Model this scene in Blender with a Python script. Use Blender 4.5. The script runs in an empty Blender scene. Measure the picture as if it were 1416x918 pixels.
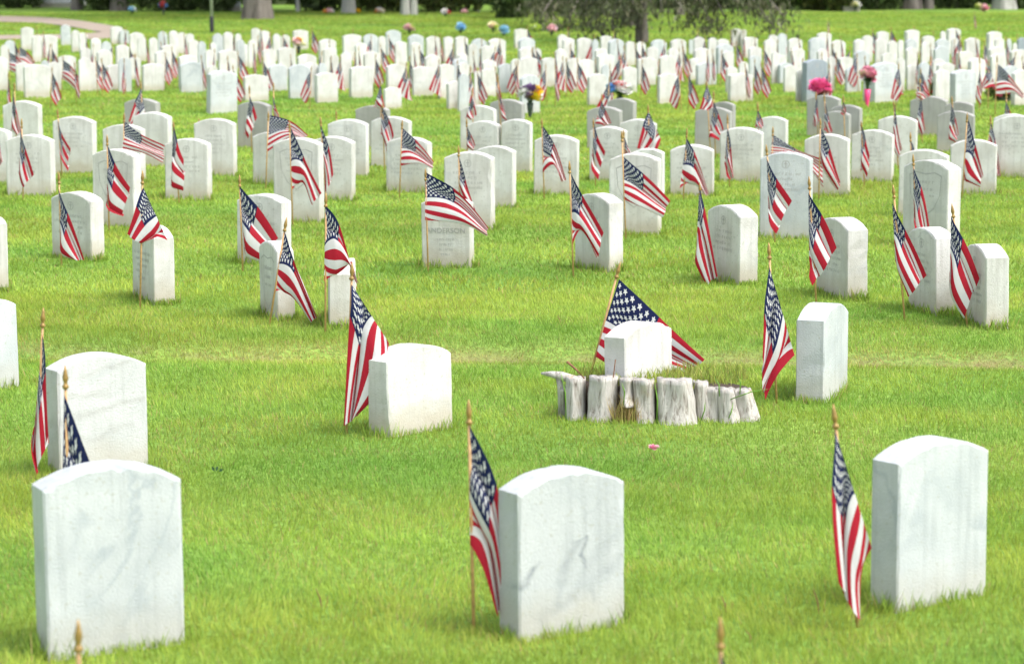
import bpy, math, random
import numpy as np
from mathutils import Vector, Matrix, noise
random.seed(7); rng = np.random.default_rng(7)
R = math.radians; PI = math.pi
sc = bpy.context.scene
COL = sc.collection

# ------------------------------------------------------------------ camera
F, CX, CY, CAMH = 4000.0, 708.0, 459.0, 2.0          # focal length in photo pixels, image centre, eye height
PITCH = math.atan((CY + 95) / F)
cp, sp = math.cos(PITCH), math.sin(PITCH)
cam = bpy.data.cameras.new('camera'); co = bpy.data.objects.new('camera', cam); COL.objects.link(co)
co.location = (0, 0, CAMH); co.rotation_euler = (PI / 2 - PITCH, 0, 0)
cam.sensor_width = 36; cam.lens = F / 1416 * 36; cam.clip_end = 2000; cam.clip_start = .1
cam.dof.use_dof = True; cam.dof.focus_distance = 13.6; cam.dof.aperture_fstop = 5.2
sc.camera = co

def ray(px, py):
    a = (px - CX) / F; b = -(py - CY) / F
    return Vector((a, cp + b * sp, -sp + b * cp))
def ground(px, py, z=0.0):
    d = ray(px, py); t = (z - CAMH) / d.z
    return Vector((0, 0, CAMH)) + d * t
def at(px, py, Y):
    d = ray(px, py); return Vector((0, 0, CAMH)) + d * (Y / d.y)
def pxm(Y):                                           # photo pixels per metre at a ground distance
    return F / (Y * cp + CAMH * sp)

# ------------------------------------------------------------------ materials
MATS = {}
def newmat(name):
    m = bpy.data.materials.new(name); m.use_nodes = True; MATS[name] = m
    nt = m.node_tree; return m, nt, nt.nodes['Principled BSDF']
def N(nt, t, **k):
    n = nt.nodes.new(t)
    for a, v in k.items():
        if a.startswith('i_'):
            key = a[2:]; key = int(key) if key.isdigit() else key.replace('_', ' ')
            n.inputs[key].default_value = v
        else: setattr(n, a, v)
    return n
def L(nt, a, b): nt.links.new(a, b)
def ramp(nt, src, stops):
    n = nt.nodes.new('ShaderNodeValToRGB'); e = n.color_ramp.elements
    while len(e) < len(stops): e.new(.5)
    for i, (p, c) in enumerate(stops):
        e[i].position = p; e[i].color = (*c, 1) if len(c) == 3 else c
    L(nt, src, n.inputs[0]); return n
def objcoord(nt, spread=40):
    tc = N(nt, 'ShaderNodeTexCoord'); oi = N(nt, 'ShaderNodeObjectInfo')
    mu = N(nt, 'ShaderNodeMath', operation='MULTIPLY', i_1=float(spread)); L(nt, oi.outputs['Random'], mu.inputs[0])
    ad = N(nt, 'ShaderNodeVectorMath', operation='ADD'); L(nt, tc.outputs['Object'], ad.inputs[0]); L(nt, mu.outputs[0], ad.inputs[1])
    return tc, oi, ad.outputs[0]
def mixc(nt, fac, a, b, mode='MIX'):
    n = nt.nodes.new('ShaderNodeMix'); n.data_type = 'RGBA'; n.blend_type = mode
    for i, v in ((0, fac), (6, a), (7, b)):
        if hasattr(v, 'is_linked') or hasattr(v, 'links'): L(nt, v, n.inputs[i])
        else: n.inputs[i].default_value = v if i == 0 else (*v, 1)
    return n.outputs[2]

def marble(name, c_hi, c_lo, vein, veinamt, dirt):
    m, nt, b = newmat(name)
    tc, oi, P = objcoord(nt)
    n1 = N(nt, 'ShaderNodeTexNoise', i_Scale=5.0, i_Detail=6.0, i_Roughness=.6); L(nt, P, n1.inputs['Vector'])
    base = ramp(nt, n1.outputs[0], [(.3, c_lo), (.7, c_hi)]).outputs[0]
    # soft veins
    n2 = N(nt, 'ShaderNodeTexNoise', i_Scale=2.6, i_Detail=4.0, i_Distortion=1.2); L(nt, P, n2.inputs['Vector'])
    v = ramp(nt, n2.outputs[0], [(.47, (0, 0, 0)), (.5, (1, 1, 1)), (.54, (0, 0, 0))]).outputs[0]
    nm = N(nt, 'ShaderNodeTexNoise', i_Scale=3.1, i_Detail=2.0); L(nt, P, nm.inputs['Vector'])
    vm = ramp(nt, nm.outputs[0], [(.48, (0, 0, 0)), (.62, (1, 1, 1))]).outputs[0]
    f = N(nt, 'ShaderNodeMath', operation='MULTIPLY'); L(nt, v, f.inputs[0]); L(nt, vm, f.inputs[1])
    f2 = N(nt, 'ShaderNodeMath', operation='MULTIPLY', i_1=veinamt); L(nt, f.outputs[0], f2.inputs[0])
    c = mixc(nt, f2.outputs[0], base, vein)
    # vertical rain streaks
    mp = N(nt, 'ShaderNodeMapping'); mp.inputs['Scale'].default_value = (38, 38, 2.2); L(nt, P, mp.inputs[0])
    n3 = N(nt, 'ShaderNodeTexNoise', i_Scale=1.0, i_Detail=3.0); L(nt, mp.outputs[0], n3.inputs['Vector'])
    st = ramp(nt, n3.outputs[0], [(.5, (0, 0, 0)), (.78, (.6, .6, .6))]).outputs[0]
    c = mixc(nt, st, c, tuple(x * .78 for x in c_lo))
    # pits and lichen specks
    n5 = N(nt, 'ShaderNodeTexNoise', i_Scale=70.0, i_Detail=2.0); L(nt, P, n5.inputs['Vector'])
    pk = ramp(nt, n5.outputs[0], [(.62, (0, 0, 0)), (.72, (.6, .6, .6))]).outputs[0]
    c = mixc(nt, pk, c, (.36, .36, .31))
    # splash dirt at the foot
    sx = N(nt, 'ShaderNodeSeparateXYZ'); L(nt, tc.outputs['Object'], sx.inputs[0])
    n4 = N(nt, 'ShaderNodeTexNoise', i_Scale=14.0, i_Detail=5.0); L(nt, P, n4.inputs['Vector'])
    h = N(nt, 'ShaderNodeMath', operation='MULTIPLY_ADD', i_1=-.11); L(nt, n4.outputs[0], h.inputs[0]); L(nt, sx.outputs[2], h.inputs[2])
    d = ramp(nt, h.outputs[0], [(.0, (dirt, dirt, dirt)), (.09, (0, 0, 0))]).outputs[0]
    c = mixc(nt, d, c, (.42, .36, .26))
    L(nt, c, b.inputs['Base Color']); b.inputs['Roughness'].default_value = .62
    bm = N(nt, 'ShaderNodeBump', i_Strength=.5, i_Distance=.004)
    n6 = N(nt, 'ShaderNodeTexNoise', i_Scale=150.0, i_Detail=4.0); L(nt, P, n6.inputs['Vector'])
    L(nt, n6.outputs[0], bm.inputs['Height']); L(nt, bm.outputs[0], b.inputs['Normal'])
    return m
M_WHITE = marble('white_marble', (.68, .675, .66), (.485, .47, .44), (.36, .38, .40), .35, .6)
M_VEIN = marble('veined_marble', (.58, .59, .59), (.49, .505, .51), (.26, .29, .33), .95, .3)
def dark_marks(m, segs, col):
    nt = m.node_tree; b = nt.nodes['Principled BSDF']; src = b.inputs['Base Color'].links[0].from_socket
    tc = N(nt, 'ShaderNodeTexCoord'); nz = N(nt, 'ShaderNodeTexNoise', i_Scale=9.0, i_Detail=4.0); L(nt, tc.outputs['Object'], nz.inputs['Vector'])
    sb = N(nt, 'ShaderNodeVectorMath', operation='SUBTRACT'); L(nt, nz.outputs['Color'], sb.inputs[0]); sb.inputs[1].default_value = (.5, .5, .5)
    sc_ = N(nt, 'ShaderNodeVectorMath', operation='SCALE'); L(nt, sb.outputs[0], sc_.inputs[0]); sc_.inputs['Scale'].default_value = .09
    ad = N(nt, 'ShaderNodeVectorMath', operation='ADD'); L(nt, tc.outputs['Object'], ad.inputs[0]); L(nt, sc_.outputs[0], ad.inputs[1])
    fl = N(nt, 'ShaderNodeVectorMath', operation='MULTIPLY'); L(nt, ad.outputs[0], fl.inputs[0]); fl.inputs[1].default_value = (1, 0, 1)
    n2 = N(nt, 'ShaderNodeTexNoise', i_Scale=30.0, i_Detail=4.0); L(nt, tc.outputs['Object'], n2.inputs['Vector'])
    for (x0, z0, x1, z1, wd, st) in segs:
        A = Vector((x0, 0, z0)); D = Vector((x1, 0, z1)) - A
        p = N(nt, 'ShaderNodeVectorMath', operation='SUBTRACT'); L(nt, fl.outputs[0], p.inputs[0]); p.inputs[1].default_value = A
        dt = N(nt, 'ShaderNodeVectorMath', operation='DOT_PRODUCT'); L(nt, p.outputs[0], dt.inputs[0]); dt.inputs[1].default_value = D / D.length_squared
        cl_ = N(nt, 'ShaderNodeClamp'); L(nt, dt.outputs['Value'], cl_.inputs[0])
        q = N(nt, 'ShaderNodeVectorMath', operation='SCALE'); q.inputs[0].default_value = D; L(nt, cl_.outputs[0], q.inputs['Scale'])
        ds = N(nt, 'ShaderNodeVectorMath', operation='DISTANCE'); L(nt, p.outputs[0], ds.inputs[0]); L(nt, q.outputs[0], ds.inputs[1])
        mr = N(nt, 'ShaderNodeMapRange', i_1=wd, i_2=0.0, i_3=0.0, i_4=st * 1.25); L(nt, ds.outputs['Value'], mr.inputs[0])
        mu = N(nt, 'ShaderNodeMath', operation='MULTIPLY', use_clamp=True); L(nt, mr.outputs[0], mu.inputs[0]); L(nt, n2.outputs[0], mu.inputs[1])
        src = mixc(nt, mu.outputs[0], src, col)
    L(nt, src, b.inputs['Base Color'])
M_CENTRE = marble('centre_stone_marble', (.50, .52, .53), (.41, .435, .45), (.26, .29, .33), .5, .35)
dark_marks(M_CENTRE, [(.05, .28, .03, .225, .012, .9), (.03, .225, .045, .19, .012, .8), (.05, .285, .0, .275, .008, .6), (.02, .27, -.05, .17, .018, .5), (-.05, .17, -.06, .10, .02, .35),
    (-.17, .16, -.14, .205, .014, .8), (-.14, .205, -.11, .215, .01, .6), (-.12, .05, .17, .20, .03, .35), (-.02, .12, .15, .27, .03, .25), (.04, .33, .10, .37, .012, .25), (.06, .13, .075, .1, .012, .4)], (.17, .19, .22))
M_STREAK = marble('streaked_marble', (.58, .59, .59), (.47, .48, .48), (.26, .29, .33), .2, .4)
dark_marks(M_STREAK, [(-.17, .20, .17, .28, .022, .5), (-.08, .37, .17, .42, .016, .4), (-.12, .29, .02, .31, .022, .4), (-.15, .13, .1, .17, .02, .3)], (.26, .24, .225))
M_BLUE = marble('blue_white_marble', (.56, .58, .59), (.40, .43, .45), (.30, .34, .38), .6, .3)
M_GREY = marble('grey_marble', (.38, .375, .36), (.29, .285, .27), (.25, .25, .25), .5, .4)
M_SLATE = marble('blue_grey_granite', (.29, .33, .37), (.23, .27, .31), (.2, .23, .27), .3, .2)

def plain(name, col, rough=.6, var=.15, scale=30.0, metal=0.0, bump=.15):
    m, nt, b = newmat(name)
    tc, oi, P = objcoord(nt)
    n = N(nt, 'ShaderNodeTexNoise', i_Scale=scale, i_Detail=4.0); L(nt, P, n.inputs['Vector'])
    r = ramp(nt, n.outputs[0], [(.3, tuple(x * (1 - var) for x in col)), (.7, tuple(min(1, x * (1 + var)) for x in col))])
    L(nt, r.outputs[0], b.inputs['Base Color']); b.inputs['Roughness'].default_value = rough; b.inputs['Metallic'].default_value = metal
    if bump:
        bm = N(nt, 'ShaderNodeBump', i_Strength=bump, i_Distance=.01); L(nt, n.outputs[0], bm.inputs['Height']); L(nt, bm.outputs[0], b.inputs['Normal'])
    return m
M_STICK = plain('stick_wood', (.50, .30, .13), .55, .2, 60)
M_GOLD = plain('finial_gilt', (.30, .19, .055), .38, .2, 80, .25)
M_CARVE = plain('carved_letters', (.33, .33, .325), .8, .1)
M_CARVE_SOFT = plain('worn_carving', (.385, .38, .37), .8, .08)
M_PATH = plain('path_asphalt', (.30, .245, .195), .9, .12, 6)
M_STEM = plain('stem_green', (.045, .10, .025), .6, .3)
M_DARKGREEN = plain('dark_vase', (.03, .05, .035), .5, .2)
M_POSTW = plain('post_grey', (.42, .42, .40), .6, .15, 12)
M_POSTB = plain('post_black', (.02, .02, .022), .5, .2)
M_LEAFD = plain('dark_leaf', (.02, .07, .02), .5, .2)
M_TWIG = plain('dry_twig', (.24, .11, .06), .8, .3)
PETAL = {k: plain('petal_' + k, c, .6, .12, 90) for k, c in dict(
    pink=(.75, .30, .42), hot_pink=(.75, .12, .32), white=(.75, .74, .72), red=(.60, .09, .09), yellow=(.85, .55, .03),
    blue=(.16, .36, .72), sky=(.36, .62, .78), purple=(.16, .08, .22), pale_pink=(.85, .55, .58), cream=(.85, .78, .5), lime=(.5, .62, .12), orange=(.8, .3, .06)).items()}

# bark
def barkmat(name, c1, c2, sz=9):
    m, nt, b = newmat(name); tc, oi, P = objcoord(nt)
    mp = N(nt, 'ShaderNodeMapping'); mp.inputs['Scale'].default_value = (sz, sz, sz * .18); L(nt, P, mp.inputs[0])
    n = N(nt, 'ShaderNodeTexNoise', i_Scale=1.0, i_Detail=6.0, i_Roughness=.7); L(nt, mp.outputs[0], n.inputs['Vector'])
    r = ramp(nt, n.outputs[0], [(.35, c1), (.65, c2)]); L(nt, r.outputs[0], b.inputs['Base Color']); b.inputs['Roughness'].default_value = .9
    bm = N(nt, 'ShaderNodeBump', i_Strength=.8, i_Distance=.03); L(nt, n.outputs[0], bm.inputs['Height']); L(nt, bm.outputs[0], b.inputs['Normal'])
    return m
M_BARK = barkmat('bark_brown', (.09, .075, .065), (.22, .19, .17))
M_BARKP = barkmat('bark_pale', (.28, .27, .25), (.48, .47, .44))

# weathered stump wood: silver grey with dark vertical checks
def stumpmat():
    m, nt, b = newmat('weathered_wood'); tc, oi, P = objcoord(nt)
    mp = N(nt, 'ShaderNodeMapping'); mp.inputs['Scale'].default_value = (70, 70, 9); L(nt, P, mp.inputs[0])
    n = N(nt, 'ShaderNodeTexNoise', i_Scale=1.0, i_Detail=7.0, i_Roughness=.65, i_Distortion=.5); L(nt, mp.outputs[0], n.inputs['Vector'])
    r = ramp(nt, n.outputs[0], [(.30, (.09, .075, .06)), (.40, (.33, .30, .265)), (.50, (.48, .455, .42)), (.75, (.60, .58, .545))])
    mp2 = N(nt, 'ShaderNodeMapping'); mp2.inputs['Scale'].default_value = (9, 9, 60); L(nt, P, mp2.inputs[0])
    n2 = N(nt, 'ShaderNodeTexNoise', i_Scale=1.0, i_Detail=3.0); L(nt, mp2.outputs[0], n2.inputs['Vector'])
    s = ramp(nt, n2.outputs[0], [(.6, (0, 0, 0)), (.72, (.4, .4, .4))]).outputs[0]
    c = mixc(nt, s, r.outputs[0], (.36, .34, .32))
    n3 = N(nt, 'ShaderNodeTexNoise', i_Scale=9.0, i_Detail=3.0); L(nt, P, n3.inputs['Vector'])
    s3 = ramp(nt, n3.outputs[0], [(.6, (0, 0, 0)), (.75, (.6, .6, .6))]).outputs[0]
    c = mixc(nt, s3, c, (.50, .36, .21))
    L(nt, c, b.inputs['Base Color']); b.inputs['Roughness'].default_value = .85
    bm = N(nt, 'ShaderNodeBump', i_Strength=.9, i_Distance=.012); L(nt, n.outputs[0], bm.inputs['Height']); L(nt, bm.outputs[0], b.inputs['Normal'])
    return m
M_STUMP = stumpmat()
M_ROT = plain('rotten_wood_soil', (.06, .042, .03), .95, .5, 25, 0, .8)

# vegetation material driven by a per-blade colour attribute
def vegmat(name, green, yellow, dry, trans=.35, rough=.55):
    m, nt, b = newmat(name)
    at_ = N(nt, 'ShaderNodeAttribute', attribute_name='tone')     # r: hue variation, g: dryness, b: value
    sx = N(nt, 'ShaderNodeSeparateColor'); L(nt, at_.outputs['Color'], sx.inputs[0])
    c = mixc(nt, sx.outputs[0], green, yellow)
    c = mixc(nt, sx.outputs[1], c, dry)
    va = N(nt, 'ShaderNodeMath', operation='MULTIPLY_ADD', i_1=.95, i_2=.5); L(nt, sx.outputs[2], va.inputs[0])
    hv = N(nt, 'ShaderNodeHueSaturation'); L(nt, c, hv.inputs['Color']); L(nt, va.outputs[0], hv.inputs['Value'])
    L(nt, hv.outputs[0], b.inputs['Base Color']); b.inputs['Roughness'].default_value = rough
    b.inputs['Specular IOR Level'].default_value = .25
    tr = N(nt, 'ShaderNodeBsdfTranslucent'); L(nt, hv.outputs[0], tr.inputs[0])
    mx = N(nt, 'ShaderNodeMixShader', i_0=trans); L(nt, b.outputs[0], mx.inputs[1]); L(nt, tr.outputs[0], mx.inputs[2])
    L(nt, mx.outputs[0], nt.nodes['Material Output'].inputs[0])
    return m
GREEN, YELL, DRY = (.205, .38, .062), (.43, .50, .08), (.50, .34, .17)
M_GRASS = vegmat('lawn_blades', GREEN, YELL, DRY, .42)
M_LEAF = vegmat('broad_leaves', (.06, .11, .035), (.13, .17, .06), (.17, .15, .10))
M_NEEDLE = vegmat('conifer_needles', (.07, .095, .045), (.13, .145, .07), (.17, .14, .10), .15)
M_WREATH = vegmat('wreath_leaves', (.05, .10, .03), (.16, .17, .05), (.2, .16, .06))

def groundmat():
    m, nt, b = newmat('lawn_ground')
    g = N(nt, 'ShaderNodeNewGeometry')
    n = N(nt, 'ShaderNodeTexNoise', i_Scale=.5, i_Detail=5.0); L(nt, g.outputs[0], n.inputs['Vector'])
    n2 = N(nt, 'ShaderNodeTexNoise', i_Scale=25.0, i_Detail=4.0); L(nt, g.outputs[0], n2.inputs['Vector'])
    c1 = ramp(nt, n.outputs[0], [(.35, (.16, .30, .055)), (.65, (.24, .36, .07))]).outputs[0]
    c2 = ramp(nt, n2.outputs[0], [(.3, (.6, .6, .6)), (.7, (1.15, 1.15, 1.15))]).outputs[0]
    c = mixc(nt, 1.0, c1, c2, 'MULTIPLY')
    sp = N(nt, 'ShaderNodeSeparateXYZ'); L(nt, g.outputs[0], sp.inputs[0])      # worn strip of dry thatch and soil along the shallow dip
    a1 = N(nt, 'ShaderNodeMath', operation='MULTIPLY_ADD', i_1=.05); L(nt, sp.outputs[0], a1.inputs[0]); L(nt, sp.outputs[1], a1.inputs[2])
    a2 = N(nt, 'ShaderNodeMath', operation='SUBTRACT', i_1=13.62); L(nt, a1.outputs[0], a2.inputs[0])
    a3 = N(nt, 'ShaderNodeMath', operation='ABSOLUTE'); L(nt, a2.outputs[0], a3.inputs[0])
    a4 = N(nt, 'ShaderNodeMapRange', i_1=.34, i_2=.08, i_3=0.0, i_4=.95); L(nt, a3.outputs[0], a4.inputs[0])
    nb_ = N(nt, 'ShaderNodeTexNoise', i_Scale=2.3, i_Detail=5.0, i_Roughness=.7); L(nt, g.outputs[0], nb_.inputs['Vector'])
    rb = ramp(nt, nb_.outputs[0], [(.42, (0, 0, 0)), (.60, (.75, .75, .75))])
    a5 = N(nt, 'ShaderNodeMath', operation='MULTIPLY'); L(nt, a4.outputs[0], a5.inputs[0]); L(nt, rb.outputs[0], a5.inputs[1])
    c = mixc(nt, a5.outputs[0], c, (.25, .19, .10))
    L(nt, c, b.inputs['Base Color']); b.inputs['Roughness'].default_value = .95; b.inputs['Specular IOR Level'].default_value = .1
    bm = N(nt, 'ShaderNodeBump', i_Strength=1.0, i_Distance=.03); L(nt, n2.outputs[0], bm.inputs['Height']); L(nt, bm.outputs[0], b.inputs['Normal'])
    return m
M_GROUND = groundmat()

# flag cloth: stripes, canton and fifty stars from the UVs
def flagmat():
    m, nt, b = newmat('flag_cloth')
    uv = N(nt, 'ShaderNodeUVMap', uv_map='UVMap'); s = N(nt, 'ShaderNodeSeparateXYZ'); L(nt, uv.outputs[0], s.inputs[0])
    def M(op, a, c=None, d=None):
        n = N(nt, 'ShaderNodeMath', operation=op)
        for i, v in enumerate((a, c, d)):
            if v is None: continue
            if isinstance(v, (int, float)): n.inputs[i].default_value = v
            else: L(nt, v, n.inputs[i])
        return n.outputs[0]
    U, V = s.outputs[0], s.outputs[1]                      # V runs 0 at the top to 1 at the bottom
    stripe = M('LESS_THAN', M('MODULO', M('MULTIPLY', V, 13.0), 2.0), 1.0)
    col = mixc(nt, stripe, (.66, .645, .66), (.40, .012, .03))
    can = M('MULTIPLY', M('LESS_THAN', U, .44), M('LESS_THAN', V, 7 / 13))
    cu = M('MULTIPLY', U, 12 / .44); cv = M('MULTIPLY', V, 10 * 13 / 7)
    ru = M('ROUND', cu); rv = M('ROUND', cv)
    dx = M('MULTIPLY', M('SUBTRACT', cu, ru), .44 * 1.5 / 12); dy = M('MULTIPLY', M('SUBTRACT', rv, cv), 7 / 130)
    r = M('SQRT', M('ADD', M('MULTIPLY', dx, dx), M('MULTIPLY', dy, dy)))
    a = M('ARCTAN2', dx, dy); k = 2 * PI / 5
    af = M('ABSOLUTE', M('SUBTRACT', a, M('MULTIPLY', M('ROUND', M('DIVIDE', a, k)), k)))
    inside = M('LESS_THAN', M('MULTIPLY', r, M('COSINE', M('SUBTRACT', af, R(72)))), .041 * math.cos(R(72)))
    par = M('LESS_THAN', M('MODULO', M('ADD', ru, rv), 2.0), .5)
    rng_ = M('MULTIPLY', M('MULTIPLY', M('GREATER_THAN', ru, .5), M('LESS_THAN', ru, 11.5)), M('MULTIPLY', M('GREATER_THAN', rv, .5), M('LESS_THAN', rv, 9.5)))
    star = M('MULTIPLY', M('MULTIPLY', inside, par), rng_)
    cc = mixc(nt, star, (.009, .015, .07), (.66, .66, .66))
    col = mixc(nt, can, col, cc)
    L(nt, col, b.inputs['Base Color']); b.inputs['Roughness'].default_value = .7; b.inputs['Specular IOR Level'].default_value = .25
    wv = N(nt, 'ShaderNodeTexNoise', i_Scale=9.0, i_Detail=3.0); L(nt, uv.outputs[0], wv.inputs['Vector'])
    bm = N(nt, 'ShaderNodeBump', i_Strength=.35, i_Distance=.01); L(nt, wv.outputs[0], bm.inputs['Height']); L(nt, bm.outputs[0], b.inputs['Normal'])
    tr = N(nt, 'ShaderNodeBsdfTranslucent'); L(nt, col, tr.inputs[0])
    mx = N(nt, 'ShaderNodeMixShader', i_0=.25); L(nt, b.outputs[0], mx.inputs[1]); L(nt, tr.outputs[0], mx.inputs[2])
    L(nt, mx.outputs[0], nt.nodes['Material Output'].inputs[0])
    return m
M_FLAG = flagmat()

# ------------------------------------------------------------------ helpers
def tag(o, label=None, cat=None, group=None, kind=None):
    if label: o['label'] = label
    if cat: o['category'] = cat
    if group: o['group'] = group
    if kind: o['kind'] = kind
    return o
def link(name, me, mat=None, parent=None):
    o = bpy.data.objects.new(name, me)
    if mat is not None and me is not None and not me.materials: me.materials.append(mat)
    COL.objects.link(o)
    if parent: o.parent = parent
    return o
def mesh(name, v, f, smooth=False):
    me = bpy.data.meshes.new(name); me.from_pydata(v, [], f); me.update()
    if smooth:
        for p in me.polygons: p.use_smooth = True
    return me
def empty(name, loc, rz=0, label=None, cat=None, group=None):
    o = bpy.data.objects.new(name, None); COL.objects.link(o); o.location = loc; o.rotation_euler[2] = rz
    o.empty_display_size = .1
    return tag(o, label, cat, group)
def copy_tree(o, parent=None):
    c = o.copy(); COL.objects.link(c)
    if parent: c.parent = parent
    for ch in list(o.children): copy_tree(ch, c)
    return c
class MB:
    def __init__(s): s.v = []; s.f = []
    def add(s, v, f):
        n = len(s.v); s.v += [tuple(p) for p in v]; s.f += [tuple(i + n for i in q) for q in f]
    def tube(s, pts, rad, n=8):
        pts = [Vector(p) for p in pts]; rad = rad if isinstance(rad, (list, tuple)) else [rad] * len(pts)
        V_, Fc = [], []
        for i, p in enumerate(pts):
            d = (pts[min(i + 1, len(pts) - 1)] - pts[max(i - 1, 0)]).normalized()
            a = d.orthogonal().normalized() if abs(d.z) < .9 else Vector((1, 0, 0)); a = (a - d * a.dot(d)).normalized(); b = d.cross(a)
            for k in range(n):
                t = 2 * PI * k / n; V_.append(p + (a * math.cos(t) + b * math.sin(t)) * rad[i])
        for i in range(len(pts) - 1):
            for k in range(n): Fc.append((i * n + k, i * n + (k + 1) % n, (i + 1) * n + (k + 1) % n, (i + 1) * n + k))
        Fc.append(tuple(range(n))[::-1]); Fc.append(tuple(range((len(pts) - 1) * n, len(pts) * n)))
        s.add(V_, Fc); return s
    def lathe(s, prof, c=(0, 0, 0), n=12, jit=0):
        V_, Fc = [], []
        for r, z in prof:
            for k in range(n):
                t = 2 * PI * k / n; rr = r * (1 + jit * random.uniform(-1, 1)); V_.append((c[0] + rr * math.cos(t), c[1] + rr * math.sin(t), c[2] + z))
        for i in range(len(prof) - 1):
            for k in range(n): Fc.append((i * n + k, i * n + (k + 1) % n, (i + 1) * n + (k + 1) % n, (i + 1) * n + k))
        Fc.append(tuple(range(n))[::-1]); Fc.append(tuple(range((len(prof) - 1) * n, len(prof) * n)))
        s.add(V_, Fc); return s
    def box(s, c, h, ax=None):
        V_ = []
        for x in (-1, 1):
            for y in (-1, 1):
                for z in (-1, 1): V_.append((c[0] + x * h[0], c[1] + y * h[1], c[2] + z * h[2]))
        s.add(V_, [(0, 1, 3, 2), (4, 6, 7, 5), (0, 4, 5, 1), (2, 3, 7, 6), (0, 2, 6, 4), (1, 5, 7, 3)]); return s
    def build(s, name, mat, parent=None, smooth=False):
        return link(name, mesh(name, s.v, s.f, smooth), mat, parent)

def bladed_mesh(name, P, D, W, tone, bend=None):
    """blades as numpy arrays: P base points, D tip vectors, W half-width vectors, tone rgb per blade"""
    n = len(P)
    if bend is None:
        V_ = np.empty((n, 3, 3)); V_[:, 0] = P - W; V_[:, 1] = P + W; V_[:, 2] = P + D
        k = 3; loops = np.arange(n * 3, dtype=np.int32); ls = np.arange(n) * 3; lt = np.full(n, 3)
    else:
        V_ = np.empty((n, 5, 3)); mid = P + D * .55 - bend * .25
        V_[:, 0] = P - W; V_[:, 1] = P + W; V_[:, 2] = mid + W * .8; V_[:, 3] = mid - W * .8; V_[:, 4] = P + D + bend * .4
        k = 5; base = (np.arange(n) * 5)[:, None]
        loops = (base + np.array([0, 1, 2, 3, 3, 2, 4])).astype(np.int32).ravel()
        ls = np.stack([np.arange(n) * 7, np.arange(n) * 7 + 4], 1).ravel(); lt = np.tile([4, 3], n)
    me = bpy.data.meshes.new(name); me.vertices.add(n * k); me.vertices.foreach_set('co', V_.astype(np.float32).ravel())
    me.loops.add(len(loops)); me.loops.foreach_set('vertex_index', loops)
    me.polygons.add(len(ls)); me.polygons.foreach_set('loop_start', ls.astype(np.int32)); me.polygons.foreach_set('loop_total', lt.astype(np.int32))
    me.update(calc_edges=True)
    ca = me.color_attributes.new('tone', 'FLOAT_COLOR', 'POINT')
    t4 = np.ones((n, k, 4), dtype=np.float32); t4[:, :, :3] = tone[:, None, :]; ca.data.foreach_set('color', t4.ravel())
    return me

# value noise in numpy
_tab = rng.random((256, 256))
def vnoise(x, y):
    xi = np.floor(x).astype(int); yi = np.floor(y).astype(int); fx = x - xi; fy = y - yi
    fx = fx * fx * (3 - 2 * fx); fy = fy * fy * (3 - 2 * fy)
    g = lambda a, b: _tab[a & 255, b & 255]
    return (g(xi, yi) * (1 - fx) + g(xi + 1, yi) * fx) * (1 - fy) + (g(xi, yi + 1) * (1 - fx) + g(xi + 1, yi + 1) * fx) * fy
def trench_y(x): return 13.62 - .05 * x
def gz(x, y):
    x = np.asarray(x, float); y = np.asarray(y, float)
    z = .030 * (vnoise(x * .7 + 9, y * .7) - .5) + .014 * (vnoise(x * 2.3, y * 2.3 + 5) - .5)
    return z - .055 * np.exp(-((y - trench_y(x) + .12 * (vnoise(x * 1.3, y * 0 + 3) - .5)) / .17) ** 2)

# ------------------------------------------------------------------ ground, path, sky
ys = np.concatenate([np.linspace(-6, 6, 20), 6 + np.arange(0, 14, .06), 20 * 1.02 ** np.arange(0, 160)])
xs = np.concatenate([-np.geomspace(4, 300, 28)[::-1], np.arange(-3.9, 3.95, .08), np.geomspace(4, 300, 28)])
XX, YY = np.meshgrid(xs, ys); ZZ = gz(XX, YY)
nx, ny = len(xs), len(ys)
gv = np.stack([XX, YY, ZZ], -1).reshape(-1, 3)
ii = (np.arange(ny - 1)[:, None] * nx + np.arange(nx - 1)[None]).ravel()
gf = np.stack([ii, ii + 1, ii + nx + 1, ii + nx], 1)
g = link('ground', mesh('ground', gv.tolist(), gf.tolist(), True), M_GROUND); tag(g, kind='structure')

cl = [(-90, 25), (-20, 27), (50, 29), (95, 33), (130, 38.5), (158, 44.5), (150, 50), (95, 52.5), (30, 53), (-30, 54), (-90, 56)]
hw = [4, 4, 4.2, 5, 6, 6, 5, 3.4, 3, 3, 3]
pv, pf, PATHPX = [], [], []
def cat(p, t):
    i = min(int(t), len(p) - 2); u = t - i; g_ = lambda j: np.array(p[max(0, min(len(p) - 1, j))], float)
    a, b, c, d = g_(i - 1), g_(i), g_(i + 1), g_(i + 2)
    return .5 * ((2 * b) + (c - a) * u + (2 * a - 5 * b + 4 * c - d) * u * u + (3 * b - a - 3 * c + d) * u ** 3)
K = 60
for k in range(K + 1):
    t = k / K * (len(cl) - 1.0001); q = cat(cl, t); h = float(np.interp(t, range(len(hw)), hw))
    q2 = cat(cl, min(t + .05, len(cl) - 1.001)); d = q2 - q
    if k == K: d = np.array([-1., .2])
    ang = math.atan2(d[1] * 6, d[0]); nxp, nyp = -math.sin(ang) * h * 2.2, math.cos(ang) * h
    for s_ in (-1, 1):
        P = ground(q[0] + s_ * nxp, q[1] + s_ * nyp); pv.append((P.x, P.y, .02))
    PATHPX.append((q[0], q[1], h))
    if k: n = len(pv); pf.append((n - 4, n - 3, n - 1, n - 2))
pth = link('path', mesh('path', pv, pf), M_PATH); tag(pth, kind='structure')

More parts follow.
